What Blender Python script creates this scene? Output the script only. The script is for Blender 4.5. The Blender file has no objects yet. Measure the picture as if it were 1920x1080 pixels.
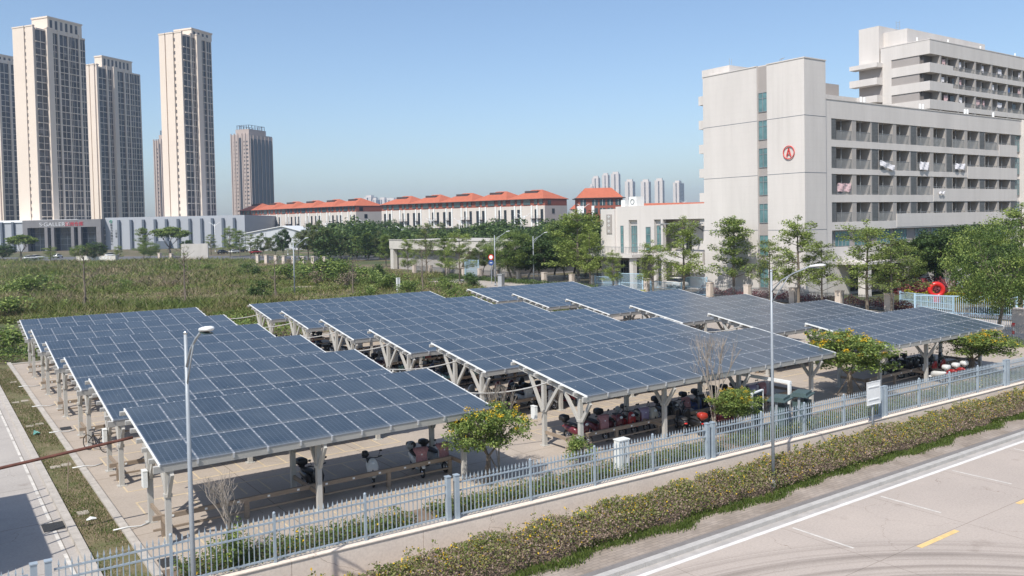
import bpy, math, random
import numpy as np
from mathutils import Vector, Matrix
random.seed(7); rng=np.random.default_rng(7)
sc=bpy.context.scene; COL=sc.collection
R=math.radians
# ---------------------------------------------------------------- camera
CAMZ=9.2; FPX=1583.65; CY=469.52
pit,roll,yaw=R(1.92455),R(-1.14521),R(35.07277)
cp,sp=math.cos(pit),math.sin(pit); fw=Vector((0,cp,-sp)); rt=Vector((1,0,0)); up=Vector((0,sp,cp))
cr,sr=math.cos(roll),math.sin(roll); rt,up=cr*rt+sr*up,-sr*rt+cr*up
MR=Matrix.Rotation(-yaw,3,'Z'); fw,rt,up=MR@fw,MR@rt,MR@up
cam=bpy.data.cameras.new('camera'); co=bpy.data.objects.new('camera',cam); COL.objects.link(co)
m3=Matrix((rt,up,-fw)).transposed(); co.matrix_world=Matrix.Translation((0,0,CAMZ))@m3.to_4x4()
cam.sensor_width=36; cam.lens=FPX/1920*36; cam.shift_y=(CY-540)/1920; cam.clip_end=12000; cam.clip_start=.5
sc.camera=co
def ray(x,y): return fw+rt*((x-960)/FPX)-up*((y-CY)/FPX)
def G(x,y,z=0.0):                       # where the sight line to a surveyed point meets the ground
    d=ray(x,y); t=(z-CAMZ)/d.z; return Vector((d.x*t,d.y*t,z))
def onX(x,y,X): d=ray(x,y); t=X/d.x; return Vector((X,d.y*t,CAMZ+d.z*t))
def onY(x,y,Y): d=ray(x,y); t=Y/d.y; return Vector((d.x*t,Y,CAMZ+d.z*t))
def atD(x,D,z=0.0):
    yh=CY+FPX*(fw.z+rt.z*(x-960)/FPX)/up.z; d=ray(x,yh); return Vector((d.x*D,d.y*D,z))
# ---------------------------------------------------------------- helpers
class MB:
    def __init__(s): s.v=[];s.f=[];s.m=[]
    def add(s,vs,fs,mi=0):
        b=len(s.v); s.v.extend([tuple(p) for p in vs]); s.f.extend([tuple(b+i for i in f) for f in fs]); s.m.extend([mi]*len(fs)); return s
    def box(s,x0,y0,z0,x1,y1,z1,mi=0):
        v=[(x0,y0,z0),(x1,y0,z0),(x1,y1,z0),(x0,y1,z0),(x0,y0,z1),(x1,y0,z1),(x1,y1,z1),(x0,y1,z1)]
        return s.add(v,[(0,3,2,1),(4,5,6,7),(0,1,5,4),(1,2,6,5),(2,3,7,6),(3,0,4,7)],mi)
    def obox(s,M,sx,sy,sz,mi=0):
        v=[M@Vector((a*sx/2,b*sy/2,c*sz/2)) for a,b,c in ((-1,-1,-1),(1,-1,-1),(1,1,-1),(-1,1,-1),(-1,-1,1),(1,-1,1),(1,1,1),(-1,1,1))]
        return s.add(v,[(0,3,2,1),(4,5,6,7),(0,1,5,4),(1,2,6,5),(2,3,7,6),(3,0,4,7)],mi)
    def bar(s,a,b,w,h=None,mi=0):        # rectangular bar between two points, h in the "up" direction
        a,b=Vector(a),Vector(b); h=h or w; d=(b-a); L=d.length; d.normalize()
        u=Vector((0,0,1)) if abs(d.z)<.95 else Vector((0,1,0))
        x=d.cross(u).normalized(); y=x.cross(d).normalized()
        M=Matrix((x,d,y)).transposed().to_4x4(); M.translation=(a+b)/2
        return s.obox(M,w,L,h,mi)
    def tube(s,pts,rad,n=6,mi=0,cap=True):
        pts=[Vector(p) for p in pts]; rad=rad if isinstance(rad,(list,tuple)) else [rad]*len(pts)
        vs=[];fs=[];k=len(pts)
        for i,p in enumerate(pts):
            d=(pts[min(i+1,k-1)]-pts[max(i-1,0)]).normalized()
            u=Vector((0,0,1)) if abs(d.z)<.9 else Vector((1,0,0))
            x=d.cross(u).normalized(); y=x.cross(d)
            for j in range(n):
                a=2*math.pi*j/n; vs.append(p+(x*math.cos(a)+y*math.sin(a))*rad[i])
        for i in range(k-1):
            for j in range(n):
                j2=(j+1)%n; fs.append((i*n+j,i*n+j2,(i+1)*n+j2,(i+1)*n+j))
        if cap: fs.append(tuple(range(n-1,-1,-1))[::1]); fs.append(tuple((k-1)*n+j for j in range(n)))
        return s.add(vs,fs,mi)
    def loft(s,secs,n=10,mi=0,axis='x'):  # sections (centre, half width, half height) with rounded profile
        vs=[];fs=[];k=len(secs)
        for c,w,h in secs:
            c=Vector(c)
            for j in range(n):
                a=2*math.pi*j/n; ca,sa=math.cos(a),math.sin(a)
                ca=math.copysign(abs(ca)**.7,ca); sa=math.copysign(abs(sa)**.7,sa)
                vs.append(c+(Vector((0,ca*w,sa*h)) if axis=='x' else Vector((ca*h,sa*w,0))))
        for i in range(k-1):
            for j in range(n):
                j2=(j+1)%n; fs.append((i*n+j,i*n+j2,(i+1)*n+j2,(i+1)*n+j))
        fs.append(tuple(range(n))[::-1]); fs.append(tuple((k-1)*n+j for j in range(n)))
        return s.add(vs,fs,mi)
    def ball(s,c,rx,ry,rz,n=10,m=6,mi=0):
        vs=[];fs=[]
        for i in range(m+1):
            t=math.pi*i/m
            for j in range(n):
                a=2*math.pi*j/n; vs.append((c[0]+rx*math.sin(t)*math.cos(a),c[1]+ry*math.sin(t)*math.sin(a),c[2]+rz*math.cos(t)))
        for i in range(m):
            for j in range(n):
                j2=(j+1)%n; fs.append((i*n+j,(i+1)*n+j,(i+1)*n+j2,i*n+j2))
        return s.add(vs,fs,mi)
    def ring(s,c,ax,R_,r,n=16,k=6,mi=0):
        c=Vector(c); ax=Vector(ax).normalized(); u=Vector((0,0,1)) if abs(ax.z)<.9 else Vector((1,0,0))
        x=ax.cross(u).normalized(); y=ax.cross(x); vs=[];fs=[]
        for i in range(n):
            a=2*math.pi*i/n; e=x*math.cos(a)+y*math.sin(a)
            for j in range(k):
                b=2*math.pi*j/k; vs.append(c+e*(R_+r*math.cos(b))+ax*r*math.sin(b))
        for i in range(n):
            for j in range(k):
                fs.append((i*k+j,((i+1)%n)*k+j,((i+1)%n)*k+(j+1)%k,i*k+(j+1)%k))
        return s.add(vs,fs,mi)
    def prism(s,poly,z0,z1,mi=0):
        n=len(poly); v=[(p[0],p[1],z0) for p in poly]+[(p[0],p[1],z1) for p in poly]
        return s.add(v,[tuple(range(n))[::-1],tuple(range(n,2*n))]+[(i,(i+1)%n,n+(i+1)%n,n+i) for i in range(n)],mi)
    def mesh(s,name,mats,smooth=False):
        me=bpy.data.meshes.new(name); me.from_pydata(s.v,[],s.f)
        for m in (mats if isinstance(mats,(list,tuple)) else [mats]): me.materials.append(m)
        if len(me.materials)>1: me.polygons.foreach_set('material_index',s.m)
        if smooth: me.polygons.foreach_set('use_smooth',[True]*len(s.f))
        me.validate(); me.update(); return me
    def build(s,name,mats,parent=None,loc=(0,0,0),rz=0,smooth=False):
        return link(name,s.mesh(name,mats,smooth),parent,loc,rz)
def link(name,me,parent=None,loc=(0,0,0),rz=0):
    o=bpy.data.objects.new(name,me); COL.objects.link(o); o.location=loc; o.rotation_euler=(0,0,rz)
    if parent: o.parent=parent
    return o
def tag(o,label=None,cat=None,group=None,kind=None):
    if label: o['label']=label
    if cat: o['category']=cat
    if group: o['group']=group
    if kind: o['kind']=kind
    return o
def empty(name,loc=(0,0,0),rz=0,label=None,cat=None,group=None):
    return tag(link(name,None,None,loc,rz),label,cat,group)
def children(o): return KIDS.get(o.name) or [c for c in bpy.data.objects if c.parent==o]
KIDS={}
def proto_kids(o):
    ks=[c for c in bpy.data.objects if c.parent==o]; KIDS[o.name]=ks
    for k in ks: proto_kids(k)
def copy_tree(o,parent=None):
    c=o.copy(); COL.objects.link(c); c.parent=parent
    for k in KIDS.get(o.name,[]): copy_tree(k,c)
    return c
def place(proto,used,loc,rz,label,group=None,s=None):
    o=proto if not used.get(proto.name) else copy_tree(proto)
    used[proto.name]=1
    o.location=loc; o.rotation_euler=(0,0,rz)
    if s is not None: o.scale=(s,s,s) if not isinstance(s,(tuple,list)) else s
    o['label']=label
    if group: o['group']=group
    return o
USED={}
def structure(name,mb,mat,kind='structure'):
    o=mb.build(name,mat); o['kind']=kind; return o
# ---------------------------------------------------------------- materials
def s2l(c): return tuple((v/12.92 if v<=.04045 else ((v+.055)/1.055)**2.4) for v in c)
def newmat(name):
    m=bpy.data.materials.new(name); m.use_nodes=True; nt=m.node_tree; b=nt.nodes['Principled BSDF']; return m,nt,b
def mat(name,col,rough=.7,metal=0.,var=.12,scale=2.,bump=0.,spec=None,detail=6,streak=None,coat=0.):
    """col linear base colour, broken up by object-space noise"""
    m,nt,b=newmat(name); N=nt.nodes; L=nt.links
    tc=N.new('ShaderNodeTexCoord'); src=tc.outputs['Object']
    if streak:
        mp=N.new('ShaderNodeMapping'); mp.inputs['Scale'].default_value=streak; L.new(src,mp.inputs[0]); src=mp.outputs[0]
    if var>0:
        n=N.new('ShaderNodeTexNoise'); n.inputs['Scale'].default_value=scale; n.inputs['Detail'].default_value=detail; n.inputs['Roughness'].default_value=.65
        L.new(src,n.inputs['Vector'])
        r=N.new('ShaderNodeValToRGB'); r.color_ramp.elements[0].position=.28; r.color_ramp.elements[1].position=.72
        r.color_ramp.elements[0].color=tuple(c*(1-var) for c in col)+(1,); r.color_ramp.elements[1].color=tuple(min(1,c*(1+var)) for c in col)+(1,)
        L.new(n.outputs[0],r.inputs[0]); L.new(r.outputs[0],b.inputs['Base Color'])
        if bump:
            bp=N.new('ShaderNodeBump'); bp.inputs['Strength'].default_value=bump; bp.inputs['Distance'].default_value=.05
            L.new(n.outputs[0],bp.inputs['Height']); L.new(bp.outputs[0],b.inputs['Normal'])
    else: b.inputs['Base Color'].default_value=tuple(col)+(1,)
    b.inputs['Roughness'].default_value=rough; b.inputs['Metallic'].default_value=metal
    if spec is not None: b.inputs['Specular IOR Level'].default_value=spec
    if coat: b.inputs['Coat Weight'].default_value=coat
    return m
def ramp(N,stops):
    r=N.new('ShaderNodeValToRGB'); e=r.color_ramp.elements
    while len(e)>1: e.remove(e[-1])
    e[0].position=stops[0][0]; e[0].color=tuple(stops[0][1])+(1,)
    for p,c in stops[1:]:
        q=e.new(p); q.color=tuple(c)+(1,)
    return r
def leafmat(name,stops,rough=.55,trans=.34,scale=.9,isl=.45,amp=1.1):
    m,nt,b=newmat(name); N=nt.nodes; L=nt.links
    g=N.new('ShaderNodeNewGeometry'); n=N.new('ShaderNodeTexNoise'); n.inputs['Scale'].default_value=scale; n.inputs['Detail'].default_value=8; n.inputs['Roughness'].default_value=.8
    L.new(g.outputs['Position'],n.inputs['Vector'])
    ad=N.new('ShaderNodeMath'); ad.operation='MULTIPLY_ADD'; ad.inputs[1].default_value=isl; 
    L.new(g.outputs['Random Per Island'],ad.inputs[0])
    sb=N.new('ShaderNodeMath'); sb.operation='MULTIPLY_ADD'; sb.inputs[1].default_value=amp; sb.inputs[2].default_value=.5-amp*.5-isl*.5
    L.new(n.outputs[0],sb.inputs[0]); L.new(sb.outputs[0],ad.inputs[2])
    r=ramp(N,stops); L.new(ad.outputs[0],r.inputs[0]); L.new(r.outputs[0],b.inputs['Base Color'])
    b.inputs['Roughness'].default_value=rough; b.inputs['Specular IOR Level'].default_value=.3
    t=N.new('ShaderNodeBsdfTranslucent'); L.new(r.outputs[0],t.inputs[0])
    mx=N.new('ShaderNodeMixShader'); mx.inputs[0].default_value=trans; L.new(b.outputs[0],mx.inputs[1]); L.new(t.outputs[0],mx.inputs[2])
    L.new(mx.outputs[0],N['Material Output'].inputs[0]); return m
def concrete(name,c,c2,joint=None,scale=.35,stain=.5,marks=False):
    m,nt,b=newmat(name); N=nt.nodes; L=nt.links; tc=N.new('ShaderNodeTexCoord')
    n1=N.new('ShaderNodeTexNoise'); n1.inputs['Scale'].default_value=scale; n1.inputs['Detail'].default_value=10; n1.inputs['Roughness'].default_value=.72
    n2=N.new('ShaderNodeTexNoise'); n2.inputs['Scale'].default_value=14; n2.inputs['Detail'].default_value=6
    L.new(tc.outputs['Object'],n1.inputs[0]); L.new(tc.outputs['Object'],n2.inputs[0])
    r=ramp(N,[(.25,c2),(.5,tuple((a+b_)/2 for a,b_ in zip(c,c2))),(.75,c)]); L.new(n1.outputs[0],r.inputs[0])
    mx=N.new('ShaderNodeMix'); mx.data_type='RGBA'; mx.blend_type='MULTIPLY'; mx.inputs[0].default_value=.35
    r2=ramp(N,[(.3,(.7,.68,.66)),(.62,(1.05,1.05,1.05))]); L.new(n2.outputs[0],r2.inputs[0])
    L.new(r.outputs[0],mx.inputs[6]); L.new(r2.outputs[0],mx.inputs[7]); out=mx.outputs[2]
    if joint:
        sx,sy,w,off=joint
        sep=N.new('ShaderNodeSeparateXYZ'); L.new(tc.outputs['Object'],sep.inputs[0]); acc=None
        for k,s_ in ((0,sx),(1,sy)):
            if not s_: continue
            a=N.new('ShaderNodeMath'); a.operation='MULTIPLY_ADD'; a.inputs[1].default_value=1/s_; a.inputs[2].default_value=off; L.new(sep.outputs[k],a.inputs[0])
            f=N.new('ShaderNodeMath'); f.operation='FRACT'; L.new(a.outputs[0],f.inputs[0])
            lt=N.new('ShaderNodeMath'); lt.operation='LESS_THAN'; lt.inputs[1].default_value=w/s_; L.new(f.outputs[0],lt.inputs[0])
            if acc is None: acc=lt.outputs[0]
            else:
                q=N.new('ShaderNodeMath'); q.operation='MAXIMUM'; L.new(acc,q.inputs[0]); L.new(lt.outputs[0],q.inputs[1]); acc=q.outputs[0]
        mj=N.new('ShaderNodeMix'); mj.data_type='RGBA'; mj.blend_type='MULTIPLY'; mj.inputs[7].default_value=(.55,.53,.5,1)
        L.new(acc,mj.inputs[0]); L.new(out,mj.inputs[6]); out=mj.outputs[2]
    if marks:   # tyre marks: arcs of wide turns, and a polished wheel track
        mp=N.new('ShaderNodeMapping'); mp.inputs['Location'].default_value=(-15.6,-1.8,0); L.new(tc.outputs['Object'],mp.inputs[0])
        ln=N.new('ShaderNodeVectorMath'); ln.operation='LENGTH'; L.new(mp.outputs[0],ln.inputs[0])
        ns=N.new('ShaderNodeTexNoise'); ns.noise_dimensions='1D'; ns.inputs['Scale'].default_value=1.9; ns.inputs['Detail'].default_value=5; ns.inputs['Roughness'].default_value=.8; L.new(ln.outputs['Value'],ns.inputs['W'])
        rr=ramp(N,[(.46,(0,0,0)),(.58,(1,1,1))]); L.new(ns.outputs[0],rr.inputs[0])
        gr=ramp(N,[(.60,(0,0,0)),(.74,(1,1,1)),(.93,(1,1,1)),(.96,(0,0,0))]); dv=N.new('ShaderNodeMath'); dv.operation='DIVIDE'; dv.inputs[1].default_value=16.3; L.new(ln.outputs['Value'],dv.inputs[0]); L.new(dv.outputs[0],gr.inputs[0])
        n3=N.new('ShaderNodeTexNoise'); n3.inputs['Scale'].default_value=.2; n3.inputs['Detail'].default_value=2; L.new(tc.outputs['Object'],n3.inputs[0])
        q=N.new('ShaderNodeMath'); q.operation='MULTIPLY'; L.new(rr.outputs[0],q.inputs[0]); L.new(gr.outputs[0],q.inputs[1])
        q2=N.new('ShaderNodeMath'); q2.operation='MULTIPLY'; L.new(q.outputs[0],q2.inputs[0]); L.new(n3.outputs[0],q2.inputs[1])
        mk=N.new('ShaderNodeMix'); mk.data_type='RGBA'; mk.blend_type='MULTIPLY'; mk.inputs[7].default_value=(.50,.49,.48,1)
        L.new(q2.outputs[0],mk.inputs[0]); L.new(out,mk.inputs[6]); out=mk.outputs[2]
    # fine cracks and oily spots
    vo=N.new('ShaderNodeTexVoronoi'); vo.feature='DISTANCE_TO_EDGE'; vo.inputs['Scale'].default_value=.22
    wn=N.new('ShaderNodeTexNoise'); wn.inputs['Scale'].default_value=1.1; wn.inputs['Detail'].default_value=6; L.new(tc.outputs['Object'],wn.inputs[0])
    va=N.new('ShaderNodeVectorMath'); va.operation='MULTIPLY_ADD'; va.inputs[1].default_value=(1.6,1.6,0); L.new(wn.outputs[1],va.inputs[0]); L.new(tc.outputs['Object'],va.inputs[2]); L.new(va.outputs[0],vo.inputs[0])
    lc=N.new('ShaderNodeMath'); lc.operation='LESS_THAN'; lc.inputs[1].default_value=.0016; L.new(vo.outputs['Distance'],lc.inputs[0])
    n4=N.new('ShaderNodeTexNoise'); n4.inputs['Scale'].default_value=.13; L.new(tc.outputs['Object'],n4.inputs[0])
    gt=N.new('ShaderNodeMath'); gt.operation='GREATER_THAN'; gt.inputs[1].default_value=.5; L.new(n4.outputs[0],gt.inputs[0])
    cm=N.new('ShaderNodeMath'); cm.operation='MULTIPLY'; L.new(lc.outputs[0],cm.inputs[0]); L.new(gt.outputs[0],cm.inputs[1])
    n5=N.new('ShaderNodeTexNoise'); n5.inputs['Scale'].default_value=.9; n5.inputs['Detail'].default_value=4; L.new(tc.outputs['Object'],n5.inputs[0])
    r5=ramp(N,[(.64,(0,0,0)),(.74,(1,1,1))]); L.new(n5.outputs[0],r5.inputs[0])
    mm=N.new('ShaderNodeMath'); mm.operation='MULTIPLY'; mm.inputs[1].default_value=.45; L.new(r5.outputs[0],mm.inputs[0])
    mc=N.new('ShaderNodeMath'); mc.operation='MAXIMUM'; L.new(cm.outputs[0],mc.inputs[0]); L.new(mm.outputs[0],mc.inputs[1])
    ck=N.new('ShaderNodeMix'); ck.data_type='RGBA'; ck.blend_type='MULTIPLY'; ck.inputs[7].default_value=(.66,.63,.6,1); L.new(mc.outputs[0],ck.inputs[0]); L.new(out,ck.inputs[6]); out=ck.outputs[2]
    L.new(out,b.inputs['Base Color']); b.inputs['Roughness'].default_value=.85; b.inputs['Specular IOR Level'].default_value=.25
    bp=N.new('ShaderNodeBump'); bp.inputs['Strength'].default_value=.15; bp.inputs['Distance'].default_value=.02; L.new(n2.outputs[0],bp.inputs['Height']); L.new(bp.outputs[0],b.inputs['Normal'])
    return m
def glassy(name,c,rough=.12,spec=.8,var=.3,scale=.8):
    return mat(name,c,rough,0,var,scale,spec=spec,detail=2)
M_={}
M_['steel']=mat('painted_steel',(.44,.425,.39),.5,0,.06,3)
M_['clamp']=mat('clamp_alloy',(.55,.56,.57),.45,.2,.08,5)
M_['steel_side']=mat('galvanised',(.42,.42,.41),.45,.3,.12,5)
M_['alu']=mat('aluminium',(.27,.29,.32),.5,.1,.05,6)
M_['fence']=mat('fence_paint',(.30,.355,.40),.5,0,.14,2.5)
M_['fencedark']=mat('dark_fence',(.10,.11,.12),.5,0,.1,3)
M_['gate']=mat('gate_paint',(.36,.50,.60),.5,0,.1,3)
M_['lamp']=mat('lamp_paint',(.30,.33,.355),.45,.1,.08,3)
M_['lampw']=mat('white_paint',(.72,.73,.72),.5,0,.06,2)
M_['white']=mat('white_metal',(.75,.76,.74),.5,0,.05,2)
M_['black']=mat('black_plastic',(.018,.018,.02),.45,0,.2,6)
M_['rubber']=mat('rubber',(.02,.02,.02),.85,0,.2,6)
M_['chrome']=mat('chrome',(.6,.6,.6),.2,.9,.05,3)
M_['rust']=mat('rust',(.12,.045,.03),.8,0,.35,6)
M_['wood']=mat('rail_timber',(.27,.21,.155),.8,0,.2,4,streak=(1,6,6))
M_['bark']=mat('bark',(.16,.13,.10),.9,0,.35,7,bump=.4)
M_['barklight']=mat('pale_bark',(.30,.26,.22),.9,0,.25,7,bump=.3)
M_['yellow']=mat('yellow_paint',(.72,.47,.12),.8,0,.25,3)
M_['worn_yellow']=mat('worn_yellow',(.52,.42,.28),.85,0,.22,1.5)
M_['road_yellow']=mat('road_yellow',(.68,.47,.20),.8,0,.15,5)
M_['road_white']=mat('road_white',(.66,.63,.59),.8,0,.15,2)
M_['road_faint']=mat('worn_white',(.56,.53,.48),.85,0,.25,3)
M_['ivory']=mat('ivory_render',(.585,.55,.515),.85,0,.085,.35,streak=(1,1,.16))
M_['ivory_side']=M_['ivory']
M_['grey_render']=mat('taupe_render',(.33,.30,.28),.85,0,.06,.5)
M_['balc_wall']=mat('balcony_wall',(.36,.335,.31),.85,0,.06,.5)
M_['recess_shade']=mat('shaded_recess_wall',(.13,.118,.11),.85,0,.12,.5)  # shade of the deep balconies put into the rear wall colour
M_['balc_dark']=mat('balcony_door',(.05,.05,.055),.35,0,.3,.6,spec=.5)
M_['railgrey']=mat('rail_grey',(.24,.25,.255),.5,0,.1,2)
M_['glass']=glassy('window_glass',(.045,.075,.085),.1)
M_['glassteal']=glassy('teal_glass',(.11,.21,.22),.2)
M_['glassdark']=glassy('dark_glass',(.012,.02,.028),.12,.5)
M_['tower']=mat('tower_cream',(.68,.585,.49),.85,0,.05,.05)
M_['tower_brown']=mat('tower_brown',(.40,.33,.29),.85,0,.08,.05)
M_['tower_dark']=mat('tower_dark_cladding',(.02,.024,.034),.3,0,.35,.15,spec=.6)
M_['tower_far']=mat('far_cream',(.62,.56,.5),.9,0,.05,.02)
M_['shed']=mat('warehouse_cladding',(.36,.38,.41),.6,0,.05,.08)
M_['shed_dark']=mat('warehouse_fin',(.10,.12,.15),.6,0,.05,.1)
M_['stone']=mat('portal_stone',(.17,.165,.17),.7,0,.12,.4)
M_['roof']=mat('orange_tile',(.43,.12,.06),.8,0,.16,.9,bump=.3)
M_['brick']=mat('red_brick',(.26,.075,.045),.85,0,.15,1.2)
M_['cream']=mat('cream_render',(.56,.51,.46),.85,0,.06,.3)
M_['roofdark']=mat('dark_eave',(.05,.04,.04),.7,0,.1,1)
M_['palewall']=mat('pale_stone',(.52,.49,.44),.85,0,.10,.5,streak=(1,1,.3))
M_['pillar']=mat('pillar_stone',(.55,.47,.40),.85,0,.12,2)
M_['red']=mat('red_gloss',(.55,.02,.015),.3,0,.05,2)
M_['louvre']=mat('louvre_grey',(.20,.20,.195),.6,0,.15,3)
M_['soil']=mat('soil',(.19,.14,.10),.95,0,.3,2,bump=.4)
M_['grate']=mat('cast_iron',(.035,.035,.035),.7,0,.2,5)
M_['pink']=mat('pink_fabric',(.40,.20,.20),.9,0,.35,14)
M_['box']=mat('cabinet_white',(.70,.71,.68),.6,0,.05,1.5)

def tiled(m,tw,th,dark,vert=True):
    """faint joints of a tiled or scored facade plus rain streaks, in object space"""
    nt=m.node_tree; N=nt.nodes; L=nt.links; b=N['Principled BSDF']; src=b.inputs['Base Color'].links[0].from_socket
    tc=N.new('ShaderNodeTexCoord'); sep=N.new('ShaderNodeSeparateXYZ'); L.new(tc.outputs['Object'],sep.inputs[0])
    ad=N.new('ShaderNodeMath'); ad.operation='ADD'; L.new(sep.outputs[0],ad.inputs[0]); L.new(sep.outputs[1],ad.inputs[1]); acc=None
    for sk,s_ in ((ad.outputs[0],tw),(sep.outputs[2],th)):
        a=N.new('ShaderNodeMath'); a.operation='MULTIPLY'; a.inputs[1].default_value=1/s_; L.new(sk,a.inputs[0]); f=N.new('ShaderNodeMath'); f.operation='FRACT'; L.new(a.outputs[0],f.inputs[0])
        lt=N.new('ShaderNodeMath'); lt.operation='LESS_THAN'; lt.inputs[1].default_value=.035/s_; L.new(f.outputs[0],lt.inputs[0])
        if acc is None: acc=lt.outputs[0]
        else: q=N.new('ShaderNodeMath'); q.operation='MAXIMUM'; L.new(acc,q.inputs[0]); L.new(lt.outputs[0],q.inputs[1]); acc=q.outputs[0]
    mp=N.new('ShaderNodeMapping'); mp.inputs['Scale'].default_value=(1.6,1.6,.07); L.new(tc.outputs['Object'],mp.inputs[0])
    n=N.new('ShaderNodeTexNoise'); n.inputs['Scale'].default_value=1.; n.inputs['Detail'].default_value=6; L.new(mp.outputs[0],n.inputs[0])
    r=ramp(N,[(.55,(0,0,0)),(.8,(.2,.2,.2))]); L.new(n.outputs[0],r.inputs[0])
    q=N.new('ShaderNodeMath'); q.operation='MULTIPLY'; q.inputs[1].default_value=dark; L.new(acc,q.inputs[0])
    q2=N.new('ShaderNodeMath'); q2.operation='MAXIMUM'; L.new(q.outputs[0],q2.inputs[0]); L.new(r.outputs[0],q2.inputs[1])
    mx=N.new('ShaderNodeMix'); mx.data_type='RGBA'; mx.blend_type='MULTIPLY'; mx.inputs[7].default_value=(.62,.60,.57,1)
    L.new(q2.outputs[0],mx.inputs[0]); L.new(src,mx.inputs[6]); L.new(mx.outputs[2],b.inputs['Base Color'])
tiled(M_['ivory'],1.2,.8,.14); tiled(M_['palewall'],2.4,1.2,.3); tiled(M_['cream'],3,1.5,.2)
# ================================================================ setting
# ---- ground: one sheet to the horizon, stepped down in front of the retaining wall
def groundmat():
    m,nt,b=newmat('field_ground'); N=nt.nodes; L=nt.links; tc=N.new('ShaderNodeTexCoord')
    n=N.new('ShaderNodeTexNoise'); n.inputs['Scale'].default_value=.045; n.inputs['Detail'].default_value=12; n.inputs['Roughness'].default_value=.7
    n2=N.new('ShaderNodeTexNoise'); n2.inputs['Scale'].default_value=1.6; n2.inputs['Detail'].default_value=8
    for q in (n,n2): L.new(tc.outputs['Object'],q.inputs[0])
    r=ramp(N,[(.3,(.05,.075,.02)),(.45,(.085,.095,.03)),(.56,(.16,.12,.07)),(.68,(.26,.20,.14))]); L.new(n.outputs[0],r.inputs[0])
    r2=ramp(N,[(.3,(.5,.5,.5)),(.7,(1.2,1.2,1.2))]); L.new(n2.outputs[0],r2.inputs[0])
    mx=N.new('ShaderNodeMix'); mx.data_type='RGBA'; mx.blend_type='MULTIPLY'; mx.inputs[0].default_value=.8
    L.new(r.outputs[0],mx.inputs[6]); L.new(r2.outputs[0],mx.inputs[7]); L.new(mx.outputs[2],b.inputs['Base Color']); b.inputs['Roughness'].default_value=.95
    return m
gm=MB(); E_=7000
GX=[-E_,-12,6.5,13.2,24,35.1,46.3,75,E_]; GY=[22.5,22.5,22.37,22.13,21.72,21.42,21.23,20.9,20.9]
for i in range(8):
    a,b_,c,d=GX[i],GX[i+1],GY[i]+.02,GY[i+1]+.02
    gm.add([(a,c,-.03),(b_,d,-.03),(b_,E_,-.03),(a,E_,-.03),(a,c,-.97),(b_,d,-.97),(b_,-E_,-.97),(a,-E_,-.97)],[(0,1,2,3),(4,5,1,0),(7,6,5,4)])
structure('ground',gm,groundmat())
def sheet(name,x0,y0,x1,y1,z,m,kind='structure'):
    q=MB(); q.add([(x0,y0,z),(x1,y0,z),(x1,y1,z),(x0,y1,z)],[(0,1,2,3)]); return structure(name,q,m,kind)
CC=concrete('lot_concrete',(.46,.395,.33),(.33,.285,.24),joint=(5.0,7.0,.03,.13))
CR=concrete('road_concrete',(.47,.405,.35),(.38,.33,.29),joint=(5.0,3.93,.018,.47),scale=.18,marks=True)
CD=concrete('driveway_concrete',(.45,.415,.375),(.34,.315,.29),joint=(4.5,4.5,.03,.3))
sheet('parking_lot',4.98,23.9,64,67.6,.004,CC)
sheet('driveway',-14,22.5,3.42,72,-.004,CD)
sheet('road',-40,-12,140,17.75,-.93,CR)
# far street behind the field and the street in front of the dormitory
AS=mat('asphalt',(.12,.12,.125),.9,0,.2,.6)
PV=mat('paving',(.38,.34,.30),.85,0,.2,1.5)
PA=mat('sandy_path',(.46,.38,.30),.95,0,.2,.6)
q=MB(); P=[G(-150,492),G(330,488),G(760,487),G(760,479),G(330,480),G(-150,484)]
q.add([(p.x,p.y,.0) for p in P],[(0,1,4,5),(1,2,3,4)]); structure('far_street',q,AS)
sheet('garden_path',64.2,22.6,75.0,72,.0,PV)
sheet('entrance_road',75.9,28,79.2,125,.004,AS)
sheet('side_pavement',66,72.3,74.8,118,.0,PV)
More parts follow.
